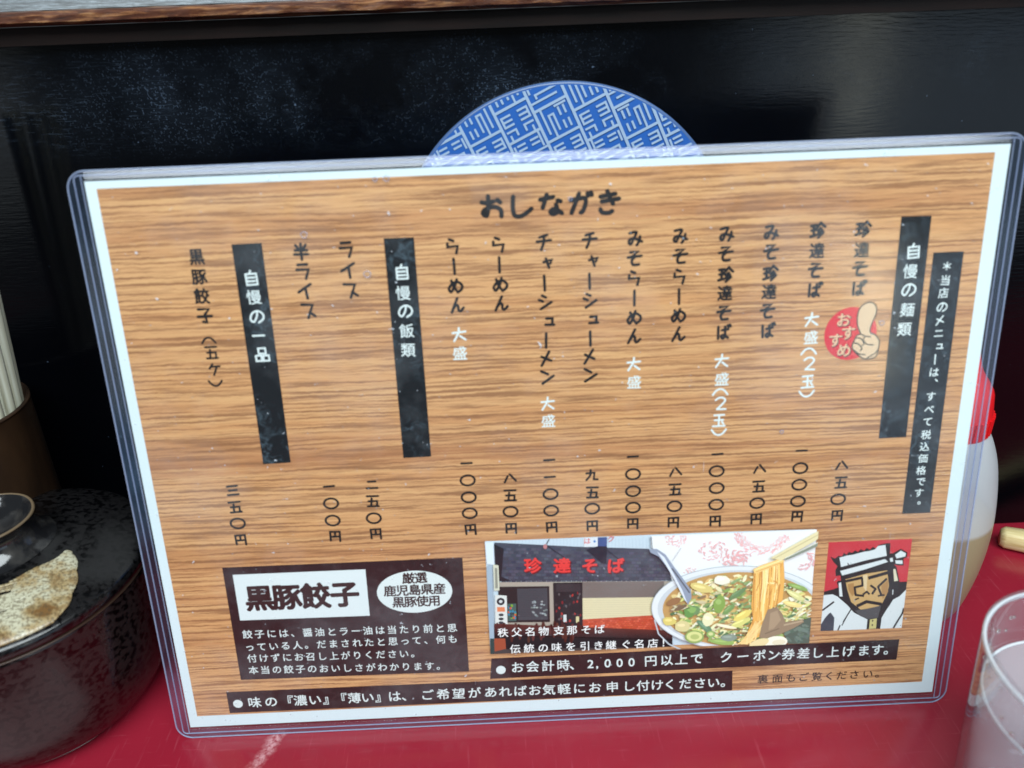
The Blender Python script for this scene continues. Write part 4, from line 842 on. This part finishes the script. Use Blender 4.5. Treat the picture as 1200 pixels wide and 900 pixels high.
for i in range(40):
    a = 2 * math.pi * i / 40
    for da, r in ((-.03, .0155), (-.03, .0166), (.03, .0166), (.03, .0155)):
        for z in (0.0968, 0.1045): ribs_v.append((r * math.cos(a + da), r * math.sin(a + da), z))
    b = i * 8
    ribs_f += [(b, b + 2, b + 3, b + 1), (b + 2, b + 4, b + 5, b + 3), (b + 4, b + 6, b + 7, b + 5), (b + 1, b + 3, b + 5, b + 7), (b, b + 6, b + 4, b + 2)]
mesh_obj('grip_ribs', ribs_v, ribs_f, M_cap, cap)

# ------------------------------------------------------------ pale wooden stick at the right, back of the counter
M_wood = mat('pale_wood', lin((214, 196, 140)), 0.5, .3); n = NT(M_wood)
n.link(n.ramp(n.noise(n.coord((3, 60, 60)), 12, 3), [(0.3, lin((190, 168, 110))), (0.7, lin((226, 212, 164)))]), n.b.inputs['Base Color'])
sp_ = empty('wooden_stick', (0.232, 0.092, 0.0), (0, 0, math.radians(-24))); tag(sp_, 'pale wooden stick lying at the right end of the counter behind the bottle', 'stick')
vs, fs = [], []
secs = [(0.0, .0030, .0040), (0.002, .0046, .0050), (0.02, .0056, .0056), (0.16, .0066, .0060)]
for x, hy, hz in secs:
    for i in range(12): a = 2 * math.pi * i / 12; vs.append((x, hy * math.copysign(abs(math.cos(a)) ** .6, math.cos(a)), 0.0062 + hz * math.copysign(abs(math.sin(a)) ** .6, math.sin(a))))
for j in range(3):
    for i in range(12): fs.append((j * 12 + i, j * 12 + (i + 1) % 12, (j + 1) * 12 + (i + 1) % 12, (j + 1) * 12 + i))
fs.append(tuple(reversed(range(12)))); fs.append(tuple(36 + i for i in range(12)))
mesh_obj('handle', vs, fs, M_wood, sp_, True)

# ------------------------------------------------------------ water glass
def glassm(name, ior, tint=(1, 1, 1, 1), rough=0.0):
    m = bpy.data.materials.new(name); m.use_nodes = True; n = NT(m); n.n.remove(n.b)
    g_ = n.new('ShaderNodeBsdfGlass'); g_.inputs['IOR'].default_value = ior; g_.inputs[0].default_value = tint; g_.inputs['Roughness'].default_value = rough
    n.link(g_.outputs[0], n.n['Material Output'].inputs[0]); return m
M_glass = plastic('clear_tumbler', (0.96, 0.97, 0.98, 1), 0.05, (0.75, 0.82, 0.9, 1), 0.05, 1.5, True, 0.0)
GX, GY, GH = 0.1590, -0.0560, 0.0760
glass = empty('water_glass', (GX, GY, 0)); tag(glass, 'clear tumbler of water at the lower right, cut off by the frame', 'glass')
lathe('tumbler', smooth_prof([(0.0, 0.0002), (0.026, 0.0002), (0.0285, 0.002), (0.0300, 0.010), (0.0330, 0.045), (0.0352, GH - .001), (0.0348, GH), (0.0338, GH), (0.0330, GH - .001), (0.0310, 0.045), (0.0278, 0.012), (0.0250, 0.008), (0.0, 0.008)], 6), M_glass, glass, 96)
M_water = plastic('water', (0.95, 0.97, 0.98, 1), 0.20, (0.86, 0.92, 0.98, 1), 0.02, 1.33, True)  # milky diffuse haze paints bright reflections into the water
M_lip = plastic('lip_highlight', (0.85, 0.9, 0.93, 1), 0.6, (0.9, 0.95, 1, 1), 0.04, 1.6, False)  # pale diffuse rings paint bright highlights along lip and water line
lathe('rim', [(0.0345 + .0007 * math.cos(a * math.pi / 6), GH - .0002 + .0009 * math.sin(a * math.pi / 6)) for a in range(13)], M_lip, glass, 96)
lathe('water_edge', [(0.0313 + .0005 * math.cos(a * math.pi / 4), 0.0572 + .0004 * math.sin(a * math.pi / 4)) for a in range(9)], M_lip, glass, 96)
lathe('water_body', [(0.0, 0.0083), (0.0248, 0.0084), (0.0276, 0.0125), (0.0306, 0.045), (0.0314, 0.0565), (0.0312, 0.0570), (0.0308, 0.0567), (0.0, 0.0567)], M_water, glass, 96)
dv, df_ = [], []
M_drop = glassm('water_drop', 1.33)
dr = random.Random(3)
for i in range(26):
    a = dr.uniform(math.radians(70), math.radians(250)); z = dr.uniform(0.058, GH - .006); r = 0.0326; s_ = dr.uniform(.0004, .0010)
    for u in range(5):
        for w_ in range(8):
            th, ph = math.pi * (u + .0) / 4, 2 * math.pi * w_ / 8
            dv.append(((r - s_ * .6 * math.sin(th) * 0 - 0.0002 - s_ * .4) * math.cos(a) + s_ * math.sin(th) * math.cos(ph) * -math.sin(a) + s_ * .6 * math.cos(th) * math.cos(a), (r - .0002 - s_ * .4) * math.sin(a) + s_ * math.sin(th) * math.cos(ph) * math.cos(a) + s_ * .6 * math.cos(th) * math.sin(a), z + s_ * math.sin(th) * math.sin(ph)))
    b = i * 40
    for u in range(4):
        for w_ in range(8): df_.append((b + u * 8 + w_, b + u * 8 + (w_ + 1) % 8, b + (u + 1) * 8 + (w_ + 1) % 8, b + (u + 1) * 8 + w_))
dd = mesh_obj('water_drops', dv, df_, M_drop, glass, True); dd['kind'] = 'stuff'

bpy.data.objects.remove(fo)
